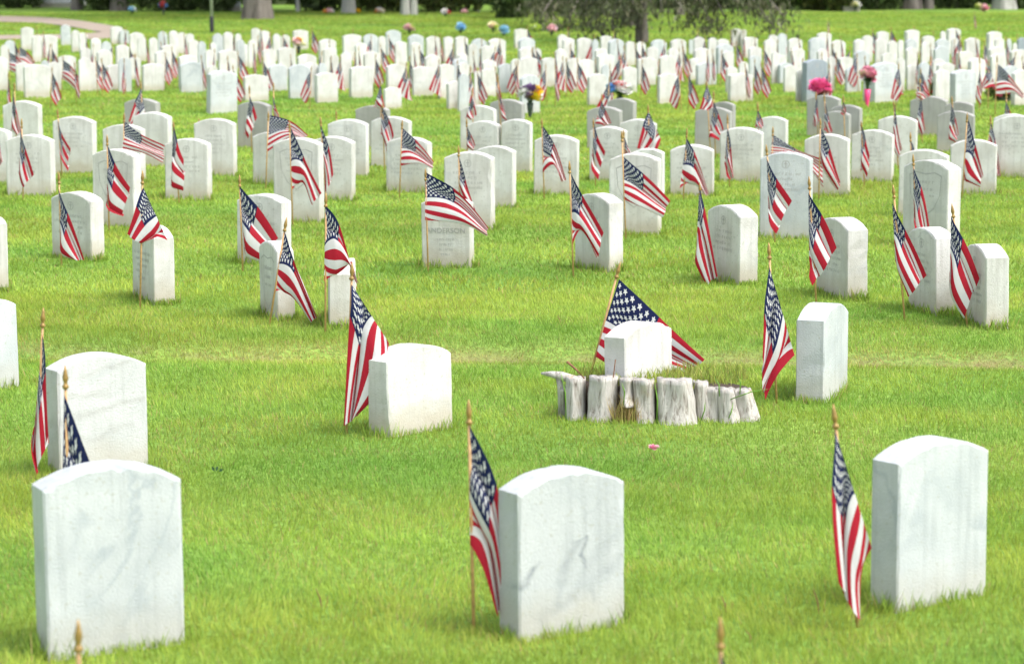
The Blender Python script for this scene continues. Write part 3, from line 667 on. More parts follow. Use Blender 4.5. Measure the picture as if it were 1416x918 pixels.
mid = [
 (r1, 213,335,223,655, [(213,395,218,560),(255,500,222,640),(305,655,265,652)], 'flag lying across the stained headstone at the left'),
 (r1, 517,330,508,822, [(520,392,590,545),(490,470,560,580),(460,560,520,600)], 'flag on a long stick in front of the square cut headstone'),
 (r1, 78,140,84,412, [(75,178,70,300),(98,260,72,360),(122,345,76,402)], None),
 (r1, 52,10,60,215, [(48,35,42,150),(75,190,60,205)], None),
 (r1, 208,105,225,350, [(210,145,215,230),(230,200,228,290),(257,250,245,335)], None),
 (r1, 388,200,396,542, [(390,240,388,400),(425,310,390,470),(475,390,440,512)], 'bright flag in front of the carved shield headstone at the left'),
 (r1, 628,150,650,440, [(628,165,622,330),(645,230,625,370),(670,290,665,405)], None),
 (r1, 720,140,745,345, [(722,160,728,240),(742,200,745,300),(775,300,770,335)], None),
 (r1, 450,120,446,470, [(452,150,445,250),(520,205,520,270),(595,240,592,302)], 'flag blown out to the right over three headstones at upper left'),
 (r1, 510,5,522,215, [(512,30,533,165),(490,90,512,172),(468,150,490,178)], None),
 (r1, 868,345,880,670, [(868,385,882,560),(940,470,885,665),(1009,575,925,668)], 'flag with bold diagonal stripes left of the two edge on headstones'),
 (r1, -12,190,-5,395, [(-8,200,-8,280),(0,240,0,300),(10,290,2,315)], None),
 (r2, 148,500,85,873, [(140,550,112,710),(185,670,170,760),(260,862,235,880)], 'flag on a stick leaning left across the rounded carving'),
 (r2, 290,410,288,907, [(287,455,285,655),(345,540,345,660),(410,770,385,660)], 'flag standing before the narrow edge on headstone'),
 (r2, 158,150,170,510, [(162,175,165,340),(215,290,210,345),(278,410,240,455)], 'flag across the carved shield headstone left of centre'),
 (r2, 270,135,292,440, [(270,160,275,250),(300,250,285,350),(318,345,290,410)], None),
 (r2, 327,110,335,290, [(325,150,330,200),(345,200,335,230)], None),
 (r2, 82,115,72,388, [(88,130,78,262),(160,150,150,215),(228,205,200,215)], 'wide flag blown flat to the right above the carved shield headstone'),
 (r2, 12,20,22,240, [(15,60,0,160),(40,140,8,215)], None),
 (r2, 100,10,104,250, [(98,60,100,110),(122,130,118,150)], None),
 (r2, 567,145,557,400, [(568,175,562,300),(620,225,620,300),(680,300,675,325)], None),
 (r2, 651,322,661,690, [(650,335,650,510),(765,405,785,525),(878,540,872,568)], 'wind-blown flag covering the top of the headstone with a surname'),
 (r2, 771,240,778,560, [(772,280,775,390),(800,370,790,440),(835,470,815,480)], 'narrow flag in front of the tall grey-white headstone'),
 (r2, 488,-5,492,200, [(488,20,470,80),(506,100,492,110)], None),
 (r2, 495,85,503,300, [(492,95,490,170),(520,150,500,230),(535,205,508,280)], None),
 (r2, 820,30,826,250, [(822,60,802,120),(835,130,810,150)], None),
 (r2, 800,140,806,345, [(802,165,800,258),(830,240,820,262)], None),
 (r2, 912,-20,930,200, [(912,10,925,120),(935,100,944,150)], None),
 (r3, 155,140,164,412, [(158,165,158,290),(200,240,195,290),(243,365,225,370)], None),
 (r3, 255,295,270,706, [(262,340,265,530),(305,430,300,540),(378,555,352,662)], 'draped flag on a long stick directly above the stump'),
 (r3, 342,140,350,380, [(345,160,335,300),(362,210,340,330),(385,260,358,362)], None),
 (r3, 372,50,385,270, [(373,75,350,155),(405,160,385,168)], None),
 (r3, 540,90,550,340, [(542,115,575,190),(520,180,575,258),(498,250,560,258)], None),
 (r3, 445,185,460,565, [(452,280,455,435),(530,350,530,470),(620,440,590,500)], 'striped flag blowing right on a tall stick above the stump'),
 (r3, 452,180,456,380, [(453,210,455,270),(480,268,470,280)], None),
 (r3, 682,175,668,425, [(680,210,662,345),(712,270,715,370),(757,415,750,425)], None),
 (r3, 728,372,735,745, [(726,385,718,560),(752,480,718,640),(790,710,752,747)], 'long narrow flag hanging left of the cross emblem headstone'),
 (r3, 828,125,836,370, [(828,175,820,270),(840,250,825,330),(852,350,840,362)], None),
 (r3, 752,5,768,230, [(755,20,778,90),(740,70,772,108),(725,108,765,112)], None),
 (r3, 778,40,785,250, [(780,80,765,180),(812,180,795,222)], None),
 (r3, 938,80,942,300, [(938,110,930,165),(948,155,944,178)], None),
 (r4, 35,235,68,577, [(37,285,42,440),(78,370,50,510),(125,440,68,560)], 'flag bunched before the broad bluish headstone'),
 (r4, 60,170,54,430, [(58,200,52,270),(150,255,150,275),(243,290,240,390)], 'flag blown right across the gap behind the broad bluish headstone'),
 (r4, 232,140,226,425, [(235,180,232,270),(270,260,240,330),(305,370,290,408)], None),
 (r4, 190,350,218,808, [(188,410,190,590),(238,500,192,680),(288,610,205,747)], 'upright flag left of the edge on headstone above the rounded one'),
 (r4, 380,150,392,385, [(380,165,378,290),(395,220,382,330),(412,275,395,372)], None),
 (r4, 497,75,515,320, [(500,85,495,180),(512,170,502,240),(528,250,515,285)], None),
 (r4, 592,-5,596,190, [(590,15,578,70),(632,60,600,75)], None),
 (r4, 595,50,602,235, [(595,60,580,150),(612,180,600,205)], None),
 (r4, 708,60,722,260, [(708,85,697,190),(730,200,722,228)], None),
 (r4, 765,120,745,416, [(768,145,750,350),(800,250,770,365),(820,345,808,390)], None),
 (r4, 848,130,862,360, [(850,150,842,205),(868,225,858,240),(884,350,870,350)], None),
 (r4, 905,40,912,250, [(905,75,895,160),(930,155,915,162)], None),
 (r4, 558,190,566,450, [(560,225,555,305),(583,290,575,310)], None),
 (r4, 568,270,582,600, [(568,315,570,450),(600,400,575,540),(622,530,590,575)], 'flag before the tall shield headstone at the right'),
 (r4, 495,380,538,848, [(492,445,500,600),(545,560,520,700),(612,710,545,790)], 'flag with its tip blown right, standing left of the headstone between two flags'),
 (r4, 708,450,765,895, [(705,495,702,650),(755,590,705,780),(803,720,745,885)], 'bunched flag wrapped over its stick beside the narrow edge on headstone'),
 (r4, 215,45,225,230, [(218,60,205,150),(228,150,210,178)], None),
 (r4, 245,50,262,245, [(248,85,245,170),(278,190,262,198)], None),
 (r4, 315,55,322,220, [(315,80,308,110),(324,120,318,130)], None),
 (r4, 5,85,10,280, [(5,110,-4,160),(25,170,15,182)], None),
]
BEHIND = {(720, 140), (327, 110), (558, 190), (848, 130), (771, 240), (100, 10), (453, 180), (452, 180), (60, 170)}
for (cv, tx, ty, bx, by, st, lb) in mid:
    if (tx, ty) not in BEHIND:
        X_, Y_ = cv[0] + bx / cv[2], cv[1] + by / cv[2]; xa = cv[0] + min(p[0] for p in st) / cv[2]; xb = cv[0] + max(p[0] for p in st) / cv[2]
        ov = [q['yb'] for q in STONES if abs(q['yb'] - Y_) < 24 and q['x'] - q['w'] * 50 < xb and q['x'] + q['w'] * 50 > xa]
        if ov and max(ov) + 5 > Y_: by = (max(ov) + 6 - cv[1]) * cv[2]
    hero_flag(tx, ty, bx, by, st, lb, .013, conv=cv)
hc = (1216, 20, SCALE)
for (tx, ty, bx, by, st, lb) in [
 (1150,400,1128,1000, [(1158,490,1140,720),(1270,600,1290,730),(1412,780,1400,825)], 'flag blown wide to the right at the right edge by the leafy arrangements'),
 (980,410,975,960, [(985,520,935,800),(1000,720,985,890)], None),
 (1070,440,1060,950, [(1072,490,1112,640),(1030,600,1060,690),(990,700,1020,725)], None),
 (190,470,160,960, [(190,520,222,720),(150,640,215,790),(105,820,170,850)], 'flag hanging left of the leafy arrangements, before the round emblem headstone'),
 (405,520,402,1000, [(405,560,350,790),(440,650,420,810),(495,790,470,810)], None),
 (500,400,480,900, [(495,480,470,650),(518,600,500,690)], None)]:
    hero_flag(tx, ty, bx, by, st, lb, .013, conv=hc)

# far flags: presets copied
def preset(st, amp, seed):
    root = empty('small_flag', (0, 0, 0)); stick_parts(root, Vector((0, 0, .6)), Vector((0, 0, 0)))
    link('cloth', cloth_mesh([(a, .6 + b, c, .6 + d) for a, b, c, d in st], amp, seed, 12, 22), None, root); return root
PRE = {
 'r': [(0, -.07, 0, -.36), (.07, -.21, .02, -.46), (.14, -.42, .07, -.53)],
 'l': [(0, -.07, 0, -.36), (-.07, -.21, -.02, -.46), (-.15, -.42, -.07, -.53)],
 'n': [(0, -.07, -.01, -.36), (.03, -.22, 0, -.48), (.06, -.44, .03, -.55)],
 'm': [(0, -.07, .01, -.36), (-.03, -.22, 0, -.48), (-.06, -.44, -.03, -.55)],
 'R': [(0, -.07, 0, -.35), (.14, -.15, .13, -.43), (.27, -.30, .24, -.52)],
 'w': [(0, -.07, .05, -.38), (-.06, -.25, .06, -.5), (-.14, -.46, .08, -.56)],
}
PR = {k: preset(v, .013, 50 + i) for i, (k, v) in enumerate(PRE.items())}
ff = {
 0: [(155,230,'r'),(185,280,'R'),(105,330,'R'),(350,400,'n'),(480,280,'m'),(500,280,'r'),(490,510,'r'),(600,400,'R'),(745,460,'n'),(910,280,'m'),(955,400,'r'),(1000,420,'r'),
     (1100,270,'l'),(1265,280,'r'),(1230,420,'m'),(1330,380,'n'),(70,560,'n'),(855,165,'n'),(350,110,'n'),(415,155,'n'),(1210,120,'n')],
 180: [(170,210,'n'),(60,380,'n'),(320,260,'m'),(345,160,'n'),(400,310,'r'),(335,360,'r'),(540,180,'n'),(690,205,'n'),(765,240,'n'),(720,390,'n'),(820,330,'m'),(1010,150,'n'),
     (950,400,'n'),(1075,350,'r'),(1250,200,'n'),(1200,280,'n'),(1280,120,'n'),(1365,170,'w'),(1025,490,'r'),(1300,410,'r')],
 360: [(95,180,'w'),(215,180,'r'),(370,330,'n'),(300,380,'n'),(500,120,'r'),(660,240,'n'),(580,350,'m'),(680,400,'n'),(485,500,'l'),(785,390,'w'),(905,360,'n'),(910,130,'n'),
     (970,310,'n'),(1100,200,'l'),(1265,190,'r'),(1195,280,'r'),(1110,380,'r')],
 540: [(180,400,'r'),(150,460,'w'),(240,320,'n'),(300,300,'r'),(450,430,'w'),(430,200,'n'),(500,180,'n'),(510,350,'n'),(600,280,'w'),(740,220,'r'),(640,440,'r'),(780,500,'w'),
     (870,510,'r'),(890,240,'n'),(820,350,'n'),(865,330,'n'),(1050,500,'n'),(1010,310,'l'),(1080,230,'w'),(1235,440,'l'),(1370,310,'r'),(1330,110,'r')],
 700: [(250,330,'n'),(310,300,'r'),(100,450,'n'),(395,480,'l'),(480,480,'n'),(550,400,'w'),(590,420,'r'),(690,420,'r'),(490,360,'n'),(610,280,'r'),(600,120,'n'),(840,190,'w'),
     (885,430,'n'),(1040,160,'n'),(1010,480,'n'),(1100,380,'l'),(1170,300,'w'),(1275,280,'r'),(1310,250,'r'),(1310,430,'r'),(980,600,'w'),(1100,240,'n')],
 880: [(265,240,'w'),(195,430,'n'),(465,250,'n'),(430,320,'w'),(465,310,'r'),(440,540,'l'),(510,540,'r'),(600,140,'n'),(680,210,'w'),(670,340,'n'),(740,330,'n'),(820,340,'r'),
     (975,250,'r'),(1040,150,'n'),(1135,210,'n'),(910,160,'n'),(1245,300,'r'),(1145,430,'r'),(1230,460,'r'),(1080,460,'n')],
 1040: [(320,140,'w'),(735,40,'n'),(230,240,'n'),(450,230,'n'),(400,330,'n'),(480,420,'n'),(760,280,'r'),(710,180,'n'),(820,360,'r'),(880,210,'n'),(935,310,'l'),(745,480,'w'),
     (665,370,'n'),(540,360,'n'),(1040,370,'l'),(1100,400,'n'),(1155,130,'r'),(1335,120,'r')],
 1216: [(345,110,'n'),(390,200,'n'),(515,160,'w'),(495,280,'n'),(345,360,'n'),(745,110,'r'),(790,190,'w'),(710,240,'n'),(765,350,'n'),(955,220,'n'),(930,310,'n'),(1005,250,'r'),
     (1160,130,'n'),(1250,220,'n'),(1340,180,'n'),(1300,360,'l'),(1405,400,'n'),(930,-25,'n')],
}
for off, lst in ff.items():
    for (a, t_, k) in lst:
        x, y = off + a / SCALE, 20 + t_ / SCALE
        yb = (y + .245 * 95) / .755
        if (off, a) in ((1040, 735), (1216, 930)): yb = y + 27
        G0 = ground(x, yb); d = ray(x, y); h_ = CAMH + d.z * (G0.y / d.y)
        o = copy_tree(PR[k]); o.location = (G0.x, G0.y, 0); s_ = h_ / .6; o.scale = (s_ * random.uniform(.9, 1.15), s_, s_)
        o.rotation_euler = (0, R(random.uniform(-4, 4)), R(random.uniform(-25, 25)))
        tag(o, None, 'flag'); FLAGS.append(dict(o=o, x=x, yb=yb, y=y))
for o in PR.values():
    for c in list(o.children): bpy.data.objects.remove(c)
    bpy.data.objects.remove(o)

# ------------------------------------------------------------------ labels by row and place
ORD = ['', 'first', 'second', 'third', 'fourth', 'fifth', 'sixth', 'seventh', 'eighth', 'ninth', 'tenth', 'eleventh', 'twelfth', 'thirteenth', 'fourteenth', 'fifteenth',
       'sixteenth', 'seventeenth', 'eighteenth', 'nineteenth', 'twentieth', 'twenty-first', 'twenty-second', 'twenty-third', 'twenty-fourth', 'twenty-fifth', 'twenty-sixth',
       'twenty-seventh', 'twenty-eighth', 'twenty-ninth', 'thirtieth', 'thirty-first', 'thirty-second', 'thirty-third', 'thirty-fourth', 'thirty-fifth', 'thirty-sixth',
       'thirty-seventh', 'thirty-eighth', 'thirty-ninth', 'fortieth', 'forty-first', 'forty-second', 'forty-third', 'forty-fourth', 'forty-fifth', 'forty-sixth', 'forty-seventh', 'forty-eighth', 'forty-ninth', 'fiftieth']
bands = [(0, 63, 'rearmost row'), (63, 70, 'second row from the back'), (70, 77, 'third row from the back'), (77, 85, 'fourth row from the back'),
         (85, 95, 'fifth row from the back'), (95, 107, 'sixth row from the back'), (107, 120, 'seventh blurred row from back'), (120, 150, 'last blurred row'),
         (150, 200, 'sparse row of dull stones'), (200, 237, 'row before the dull stones'), (237, 262, 'next row of arched stones'),
         (262, 300, 'loose row behind the middle flags'), (300, 420, 'middle rows'), (420, 1300, 'front rows')]
LM = [('the conifer trunk', 887), ('the black-footed post', 293), ('the broad tree trunk', 355), ('the yellow-topped bouquet', 733), ('the red, white and blue bouquet', 857), ('the pink flower bunch', 1133), ('the pink vase', 1200)]
def autolabel(items, what, lookf):
    for a, b_, nm in bands:
        L_ = sorted([s for s in items if a <= s['yb'] < b_], key=lambda s: s['x'])
        for i, s in enumerate(L_):
            if 'label' in s['o'].keys(): continue
            n = len(L_)
            pos = (ORD[i + 1] + ' from the left') if i + 1 <= (n + 1) // 2 else (ORD[n - i] + ' from the right' if i < n - 1 else 'at the right end')
            s['o']['label'] = f'{lookf(s)} {what}, {pos} in the {nm}'.replace(' from the back', ' from back')
def slook(s):
    if s['far']: return 'small white' if s['yb'] > 95 else 'tiny white'
    return {'grey_marble': 'dull grey', 'blue_white_marble': 'bluish'}.get(s['o'].data.materials[0].name, 'white')
autolabel(STONES, 'headstone', slook)
autolabel(FLAGS, 'flag', lambda s: 'small American' if s['yb'] > 130 else 'tiny blurred American')
for s in STONES: s['o']['group'] = 'headstones standing in rows on the lawn'
for s in FLAGS: s['o']['group'] = 'small flags planted beside the headstones'

# ------------------------------------------------------------------ the old stump
SY = 11.72
st = empty('tree_stump', at(905, 592, SY), 0, 'weathered silver tree stump in upright slabs wrapped round a headstone', 'tree stump')
O = st.location.copy(); O.z = 0; st.location = O
# x0,x1 at the top, top y, x0,x1 at the bottom, bottom y, depth behind the front, label
segs = [(782, 810, 522, 781, 810, 584, .16), (815, 855, 521, 811, 851, 586, .09), (857, 879, 523, 858, 876, 552, .06), (875, 905, 525, 880, 905, 592, .03),
        (909, 957, 524, 911, 967, 595, 0), (956, 979, 527, 963, 984, 589, .07), (975, 997, 536, 976, 1001, 592, .06), (991, 1013, 537, 995, 1029, 594, .03), (1010, 1039, 539, 1022, 1059, 595, .06),
        (771, 782, 536, 772, 781, 575, .22), (884, 899, 530, 886, 900, 560, .08)]
for k, (a, b_, t_, a2, b2, bo, dp) in enumerate(segs):
    Y = SY + dp; nu, nv = 14, 12; V_ = []; Fc = []; rd = random.Random(k * 5 + 1)
    TL, TR, BL, BR = at(a, t_, Y), at(b_, t_, Y), at(a2, bo, Y), at(b2, bo, Y)
    zb = min(BL.z, 0) if bo > 570 else BL.z
    for side in (0, 1):
        for j in range(nv + 1):
            v = j / nv
            for i in range(nu + 1):
                u = i / nu; prof = math.sin(PI * min(max(u, .02), .98)) ** .6
                x = (TL.x * (1 - v) + BL.x * v) * (1 - u) + (TR.x * (1 - v) + BR.x * v) * u
                z = TL.z * (1 - v) + (zb - .02) * v
                z += (1 - v) * (.007 * noise.noise(Vector((u * 5, k * 3.1, 0))) + .0015 * rd.random())
                fl = (.045 + .02 * (k in (4, 8, 7))) * v ** 3 * (1 if k < 9 else 0)
                rid = .022 * noise.noise(Vector((u * 1.9 + k * 3, v * .9, 8))) + .005 * noise.noise(Vector((u * 6 + k * 7, v * 1.2, 1.3))) + .0025 * noise.noise(Vector((u * 24 + k, v * 1.5, 4)))
                if side == 0: y = Y - .05 * prof - fl + rid * 1.2
                else: y = Y + .045 + rid
                V_.append((x + .004 * noise.noise(Vector((v * 4, k, u))) - O.x, y - O.y, z))
    n1 = (nu + 1) * (nv + 1); w1 = nu + 1
    for j in range(nv):
        for i in range(nu):
            q = j * w1 + i; Fc.append((q, q + w1, q + w1 + 1, q + 1)); q += n1; Fc.append((q, q + 1, q + w1 + 1, q + w1))
    for i in range(nu): Fc.append((i, i + 1, n1 + i + 1, n1 + i)); q = nv * w1 + i; Fc.append((q, n1 + q, n1 + q + 1, q + 1))
    for j in range(nv):
        q = j * w1; Fc.append((q, n1 + q, n1 + q + w1, q + w1)); q += nu; Fc.append((q, q + w1, n1 + q + w1, n1 + q))
    link('bark_slab', mesh('bark_slab', V_, Fc, True), M_STUMP, st)
# splintered piece jutting left
b = MB(); P0, P1, P2 = at(748, 516, SY + .2) - O, at(776, 520, SY + .18) - O, at(803, 527, SY + .15) - O
b.tube([P0, (P0 * .5 + P1 * .5) + Vector((0, 0, .002)), P1, P2], [.004, .013, .02, .016], 9)
b.tube([P1 + Vector((-.01, 0, -.005)), at(779, 545, SY + .2) - O, at(777, 583, SY + .2) - O], [.013, .02, .017], 8)
b.build('splinter', M_STUMP, st, True)
# rotten core filling the ring
b = MB(); V_ = []; nr, na = 5, 40
c0 = at(912, 560, SY + .33) - O; c0.z = 0
for r_ in range(nr + 1):
    for k in range(na):
        t = 2 * PI * k / na; f = [1.0, .99, .97, .8, .5, .05][r_]; z = [-.03, .06, .12, .14, .145, .145][r_]
        rx = .40 if math.cos(t) < 0 else .385
        zz = z * (1 if math.cos(t) < .45 else .78) + .012 * noise.noise(Vector((math.cos(t) * 3, math.sin(t) * 3, r_)))
        V_.append((c0.x + rx * f * math.cos(t), c0.y + (.29 if math.sin(t) < 0 else .16) * f * math.sin(t), zz))
Fc = [(r_ * na + k, r_ * na + (k + 1) % na, (r_ + 1) * na + (k + 1) % na, (r_ + 1) * na + k) for r_ in range(nr) for k in range(na)] + [tuple(range(nr * na, nr * na + na))]
link('rotten_core', mesh('rotten_core', V_, Fc, True), M_ROT, st)
# weeds growing on the stump
def tufts(pts, hlo, hhi, wid, dry, spread=.02, per=10, lean=.5):
    P, D, Wd, T = [], [], [], []
    for p in pts:
        for _ in range(per):
            a = random.uniform(0, 2 * PI); h_ = random.uniform(hlo, hhi)
            P.append((p[0] + random.gauss(0, spread), p[1] + random.gauss(0, spread), p[2] - .01))
            l = random.uniform(0, lean) * h_; D.append((l * math.cos(a), l * math.sin(a), h_))
            q = random.uniform(0, PI); Wd.append((wid * math.cos(q), wid * math.sin(q), 0))
            T.append((random.random(), min(1, max(0, dry + random.uniform(-.3, .3))), random.random()))
    P, D, Wd, T = map(np.array, (P, D, Wd, T))
    ang = np.random.default_rng(1).random(len(P)) * 6.28; Bn = np.stack([np.cos(ang), np.sin(ang), -.3 * np.ones(len(P))], 1) * (np.linalg.norm(D, axis=1) * .25)[:, None]
    return bladed_mesh('weeds', P, D, Wd, T, Bn)
pts = [(c0.x + random.uniform(-.36, .36), c0.y + random.uniform(-.31, .14), .15) for _ in range(190)]
pts = [p for p in pts if ((p[0] - c0.x) / .37) ** 2 + ((p[1] - c0.y) / .3) ** 2 < 1]
link('weeds', tufts(pts, .015, .065, .0017, .2, per=14), M_GRASS, st)['kind'] = 'stuff'
q = at(866, 590, SY - .02) - O
pts2 = [(q.x + random.uniform(-.04, .05), q.y + random.uniform(0, .05), .0) for _ in range(30)]
link('dry_grass', tufts(pts2, .04, .15, .0014, .75, .012, 12, .5), M_GRASS, st)['kind'] = 'stuff'
# long green blades rising between the slabs
YB = plain('young_blade', (.14, .30, .03), .5)
for (x, y0, x2, y2) in ((783, 582, 775, 512), (968, 585, 975, 556), (1003, 590, 1014, 556), (908, 590, 905, 525), (862, 560, 860, 530), (1010, 552, 1062, 538), (1023, 545, 1020, 520), (995, 548, 988, 522)):
    A, Bq = at(x, y0, SY - .03) - O, at(x2, y2, SY - .05) - O
    MB().tube([A, (A + Bq) / 2 + Vector((.008, 0, .01)), Bq], [.0022, .003, .0006], 4).build('grass_blade', YB, st, True)
b = MB(); A = at(808, 523, SY) - O; Bq = at(784, 500, SY) - O
b.tube([A, (A + Bq) / 2 + Vector((0, 0, .004)), Bq], [.004, .005, .006], 6); A = at(848, 522, SY) - O; b.tube([A, at(851, 497, SY) - O], .0025, 5)
b.build('twig', M_TWIG, st)

# ------------------------------------------------------------------ flowers
def blossom_mesh(seed, r=1.0):
    rd = random.Random(seed); b = MB()
    for ring_, (n_, el, rr) in enumerate(((7, 10, 1.0), (6, 38, .9), (5, 65, .7))):
        for k in range(n_):
            a = 2 * PI * (k + ring_ * .5) / n_ + rd.uniform(-.1, .1); e = R(el + rd.uniform(-8, 8))
            d = Vector((math.cos(a) * math.cos(e), math.sin(a) * math.cos(e), math.sin(e))); t = Vector((-math.sin(a), math.cos(a), 0)); up = d.cross(t)
            w_ = .42 * rr * r
            b.add([d * .1 * r, d * .6 * rr * r + t * w_ - up * .12 * r, d * 1.0 * rr * r + t * w_ * .5, d * 1.05 * rr * r + up * .05, d * 1.0 * rr * r - t * w_ * .5, d * .6 * rr * r - t * w_ - up * .12 * r], [(0, 1, 2, 3, 4, 5)])
    return mesh('blossom', b.v, b.f, False)
BM = blossom_mesh(1, 1.25)
BMC = {}
def blossom(parent, loc, r, col):
    if col not in BMC: me = BM.copy(); me.materials.clear(); me.materials.append(PETAL[col]); BMC[col] = me
    o = bpy.data.objects.new('blossom', BMC[col]); COL.objects.link(o); o.parent = parent; o.location = loc; o.scale = (r, r, r)
    o.rotation_euler = (random.uniform(-.6, .6), random.uniform(-.6, .6), random.uniform(0, 6)); return o
def bouquet(px, pbase, ytop, wpx, cols, label, vase=None, z_c=None, nb=14, name='flower_bouquet', catg='flowers', fr=.045):
    G0 = ground(px, pbase); s_ = pxm(G0.y); H = CAMH + ray(px, ytop).z * (G0.y / ray(px, ytop).y); Wm = wpx / s_ / 2
    root = empty(name, (G0.x, G0.y, 0), 0, label, catg)
    hv = H * .45
    vm = vase or M_DARKGREEN
    MB().lathe([(.012, -.05), (.014, .0), (.03, hv * .55), (.038, hv), (.034, hv), (.02, hv * .7)], n=12).build('vase', vm, root, True)
    sb = MB()
    for k in range(nb):
        a = random.uniform(0, 2 * PI); q = math.sqrt(random.random()) * .85
        x = q * math.cos(a) * (Wm - fr * .6); y_ = q * math.sin(a) * Wm * .6; z = H - fr * .7 - (q ** 2) * min(.4 * H, .12) * random.uniform(.6, 1.3)
        sb.tube([(0, 0, hv * .8), (x * .5, y_ * .5, (hv + z) / 2 + .01), (x, y_, z)], .0035, 4)
        ci = int((x / Wm * .5 + .5) * len(cols)) if Wm else 0
        blossom(root, (x, y_, z), fr * random.uniform(.75, 1.1), cols[max(0, min(len(cols) - 1, ci))] if random.random() < .75 else random.choice(cols))
        for m_ in range(3):
            aa = random.uniform(0, 6.28); l = Vector((math.cos(aa), math.sin(aa), .2)) * .05; p = Vector((x * .7, y_ * .7, z * .8)); t = Vector((-l.y, l.x, .01)) * .3
            sb.add([p, p + l * .5 + t, p + l, p + l * .5 - t], [(0, 1, 2, 3)])
    sb.build('stems', M_STEM, root)
    return root
bouquet(733, 163, 117, 40, ['pale_pink', 'white', 'purple', 'yellow', 'yellow'], 'bouquet of pink, purple and bright yellow flowers in a dark holder', nb=26, fr=.062)
bouquet(857, 152, 112, 44, ['white', 'blue', 'white', 'white', 'red'], 'bouquet of blue, white and red flowers behind the dull stones', nb=26, fr=.062)
bouquet(1134, 148, 110, 38, ['white', 'hot_pink', 'hot_pink', 'hot_pink', 'cream'], 'wide bunch of hot pink and white flowers before the blue-grey headstone', nb=28, fr=.062)
M_PINKV = plain('pink_vase', (.80, .06, .22), .4, .1)
bouquet(1199, 149, 93, 25, ['pink', 'pale_pink', 'pink', 'pale_pink'], 'pale pink blossoms in a tall pink vase', vase=M_PINKV, nb=24, fr=.055)
bouquet(413, 76, 52, 24, ['white', 'pale_pink', 'orange', 'cream'], 'small white and orange bouquet beside a far headstone', nb=10, fr=.05)
vz = [(566, 48, 33, 14, ['pale_pink', 'pale_pink', 'lime'], 'pink and lime flower ball, leftmost of the far lawn vases'), (637, 48, 32, 11, ['sky', 'sky', 'blue'], 'round sky-blue flower ball on a dark stake in the far lawn'),
      (682, 46, 31, 15, ['pale_pink', 'cream', 'lime'], 'cream and green flower ball right of the sky-blue one'), (697, 50, 36, 12, ['pale_pink', 'sky', 'sky'], 'blue flower ball beside the cream and green one'),
      (740, 46, 33, 16, ['white', 'lime', 'lime'], 'white and lime flower ball above a pale headstone'), (763, 50, 35, 14, ['orange', 'pale_pink', 'sky'], 'orange and blue flower ball, rightmost of the far lawn vases'),
      (183, 20, 10, 12, ['sky', 'white'], 'pale blue flower ball on the far left lawn'), (226, 21, 2, 10, ['red', 'blue'], 'red and blue flowers right of the pale blue ball'),
      (455, 19, 13, 16, ['orange', 'pale_pink', 'white'], 'pink and orange flowers right of the broad trunk'), (494, 19, 13, 8, ['lime', 'yellow'], 'small yellow flowers by the grey trunk'),
      (525, 19, 12, 16, ['orange', 'white', 'cream'], 'low white and orange flowers on the far lawn'), (616, 24, 13, 14, ['red', 'white', 'red'], 'red and white flowers far back at centre'),
      (642, 20, 14, 6, ['pale_pink'], 'lone pale pink flowers right of the red and white ones'), (1183, 16, 2, 12, ['cream', 'white'], 'cream flowers by a dark shrub at the far right'),
      (1353, 14, 6, 9, ['lime', 'cream'], 'lime flowers near the far right trunk'), (1361, 17, 7, 10, ['pale_pink', 'pink'], 'pink flowers near the far right trunk')]
for (x, yb, yt, w_, cols, lb) in vz: bouquet(x, yb, yt, w_ * 1.1, cols, lb, nb=14, fr=.07, name='flower_vase')

def leafmass(name, c, rad, n, mat, size, parent=None, hollow=.3, tone_d=.2, flat=1.0, zmin=None):
    u = rng.normal(size=(n, 3)); u /= np.linalg.norm(u, axis=1)[:, None]; r_ = hollow + (1 - hollow) * rng.random(n) ** .5
    lump = .75 + .45 * vnoise(u[:, 0] * 3 + c[0] + 50, u[:, 2] * 3 + u[:, 1] * 2 + 50)
    P = u * (r_ * lump)[:, None] * np.array(rad) + np.array(c)
    if zmin is not None: P = P[P[:, 2] > zmin]; n = len(P)
    D = rng.normal(size=(n, 3)) * size * .6 + np.array([0, 0, size * .1 * flat]); Wd = rng.normal(size=(n, 3)) * size * .35
    T = np.stack([rng.random(n), rng.random(n) * tone_d, rng.random(n)], 1)
    return link(name, bladed_mesh(name, P, D, Wd, T), mat, parent)
for (x, y, w_, yt, lb, cols) in ((1299, 134, 34, 111, 'leafy green arrangement with a red bloom left of the cross headstone', ['pink', 'red', 'red']),
                                 (1386, 140, 46, 113, 'wide leafy arrangement with dark red blooms at the right edge', ['red', 'hot_pink'])):
    G0 = ground(x, y); s_ = pxm(G0.y); root = empty('flower_arrangement', (G0.x, G0.y, 0), 0, lb, 'flowers'); hh = (y - yt) / s_ / 2
    leafmass('foliage', (0, 0, hh), (w_ / s_ / 2, .12, hh * 1.1), 900, M_WREATH, .035, root, zmin=0)
    MB().lathe([(.06, -.02), (.07, .04), (.06, .05)], n=12).build('pot', M_DARKGREEN, root, True)
    for k in range(7): blossom(root, (random.uniform(-.7, .7) * w_ / s_ / 2, -.11, hh * random.uniform(.5, 1.7)), .03, random.choice(cols))

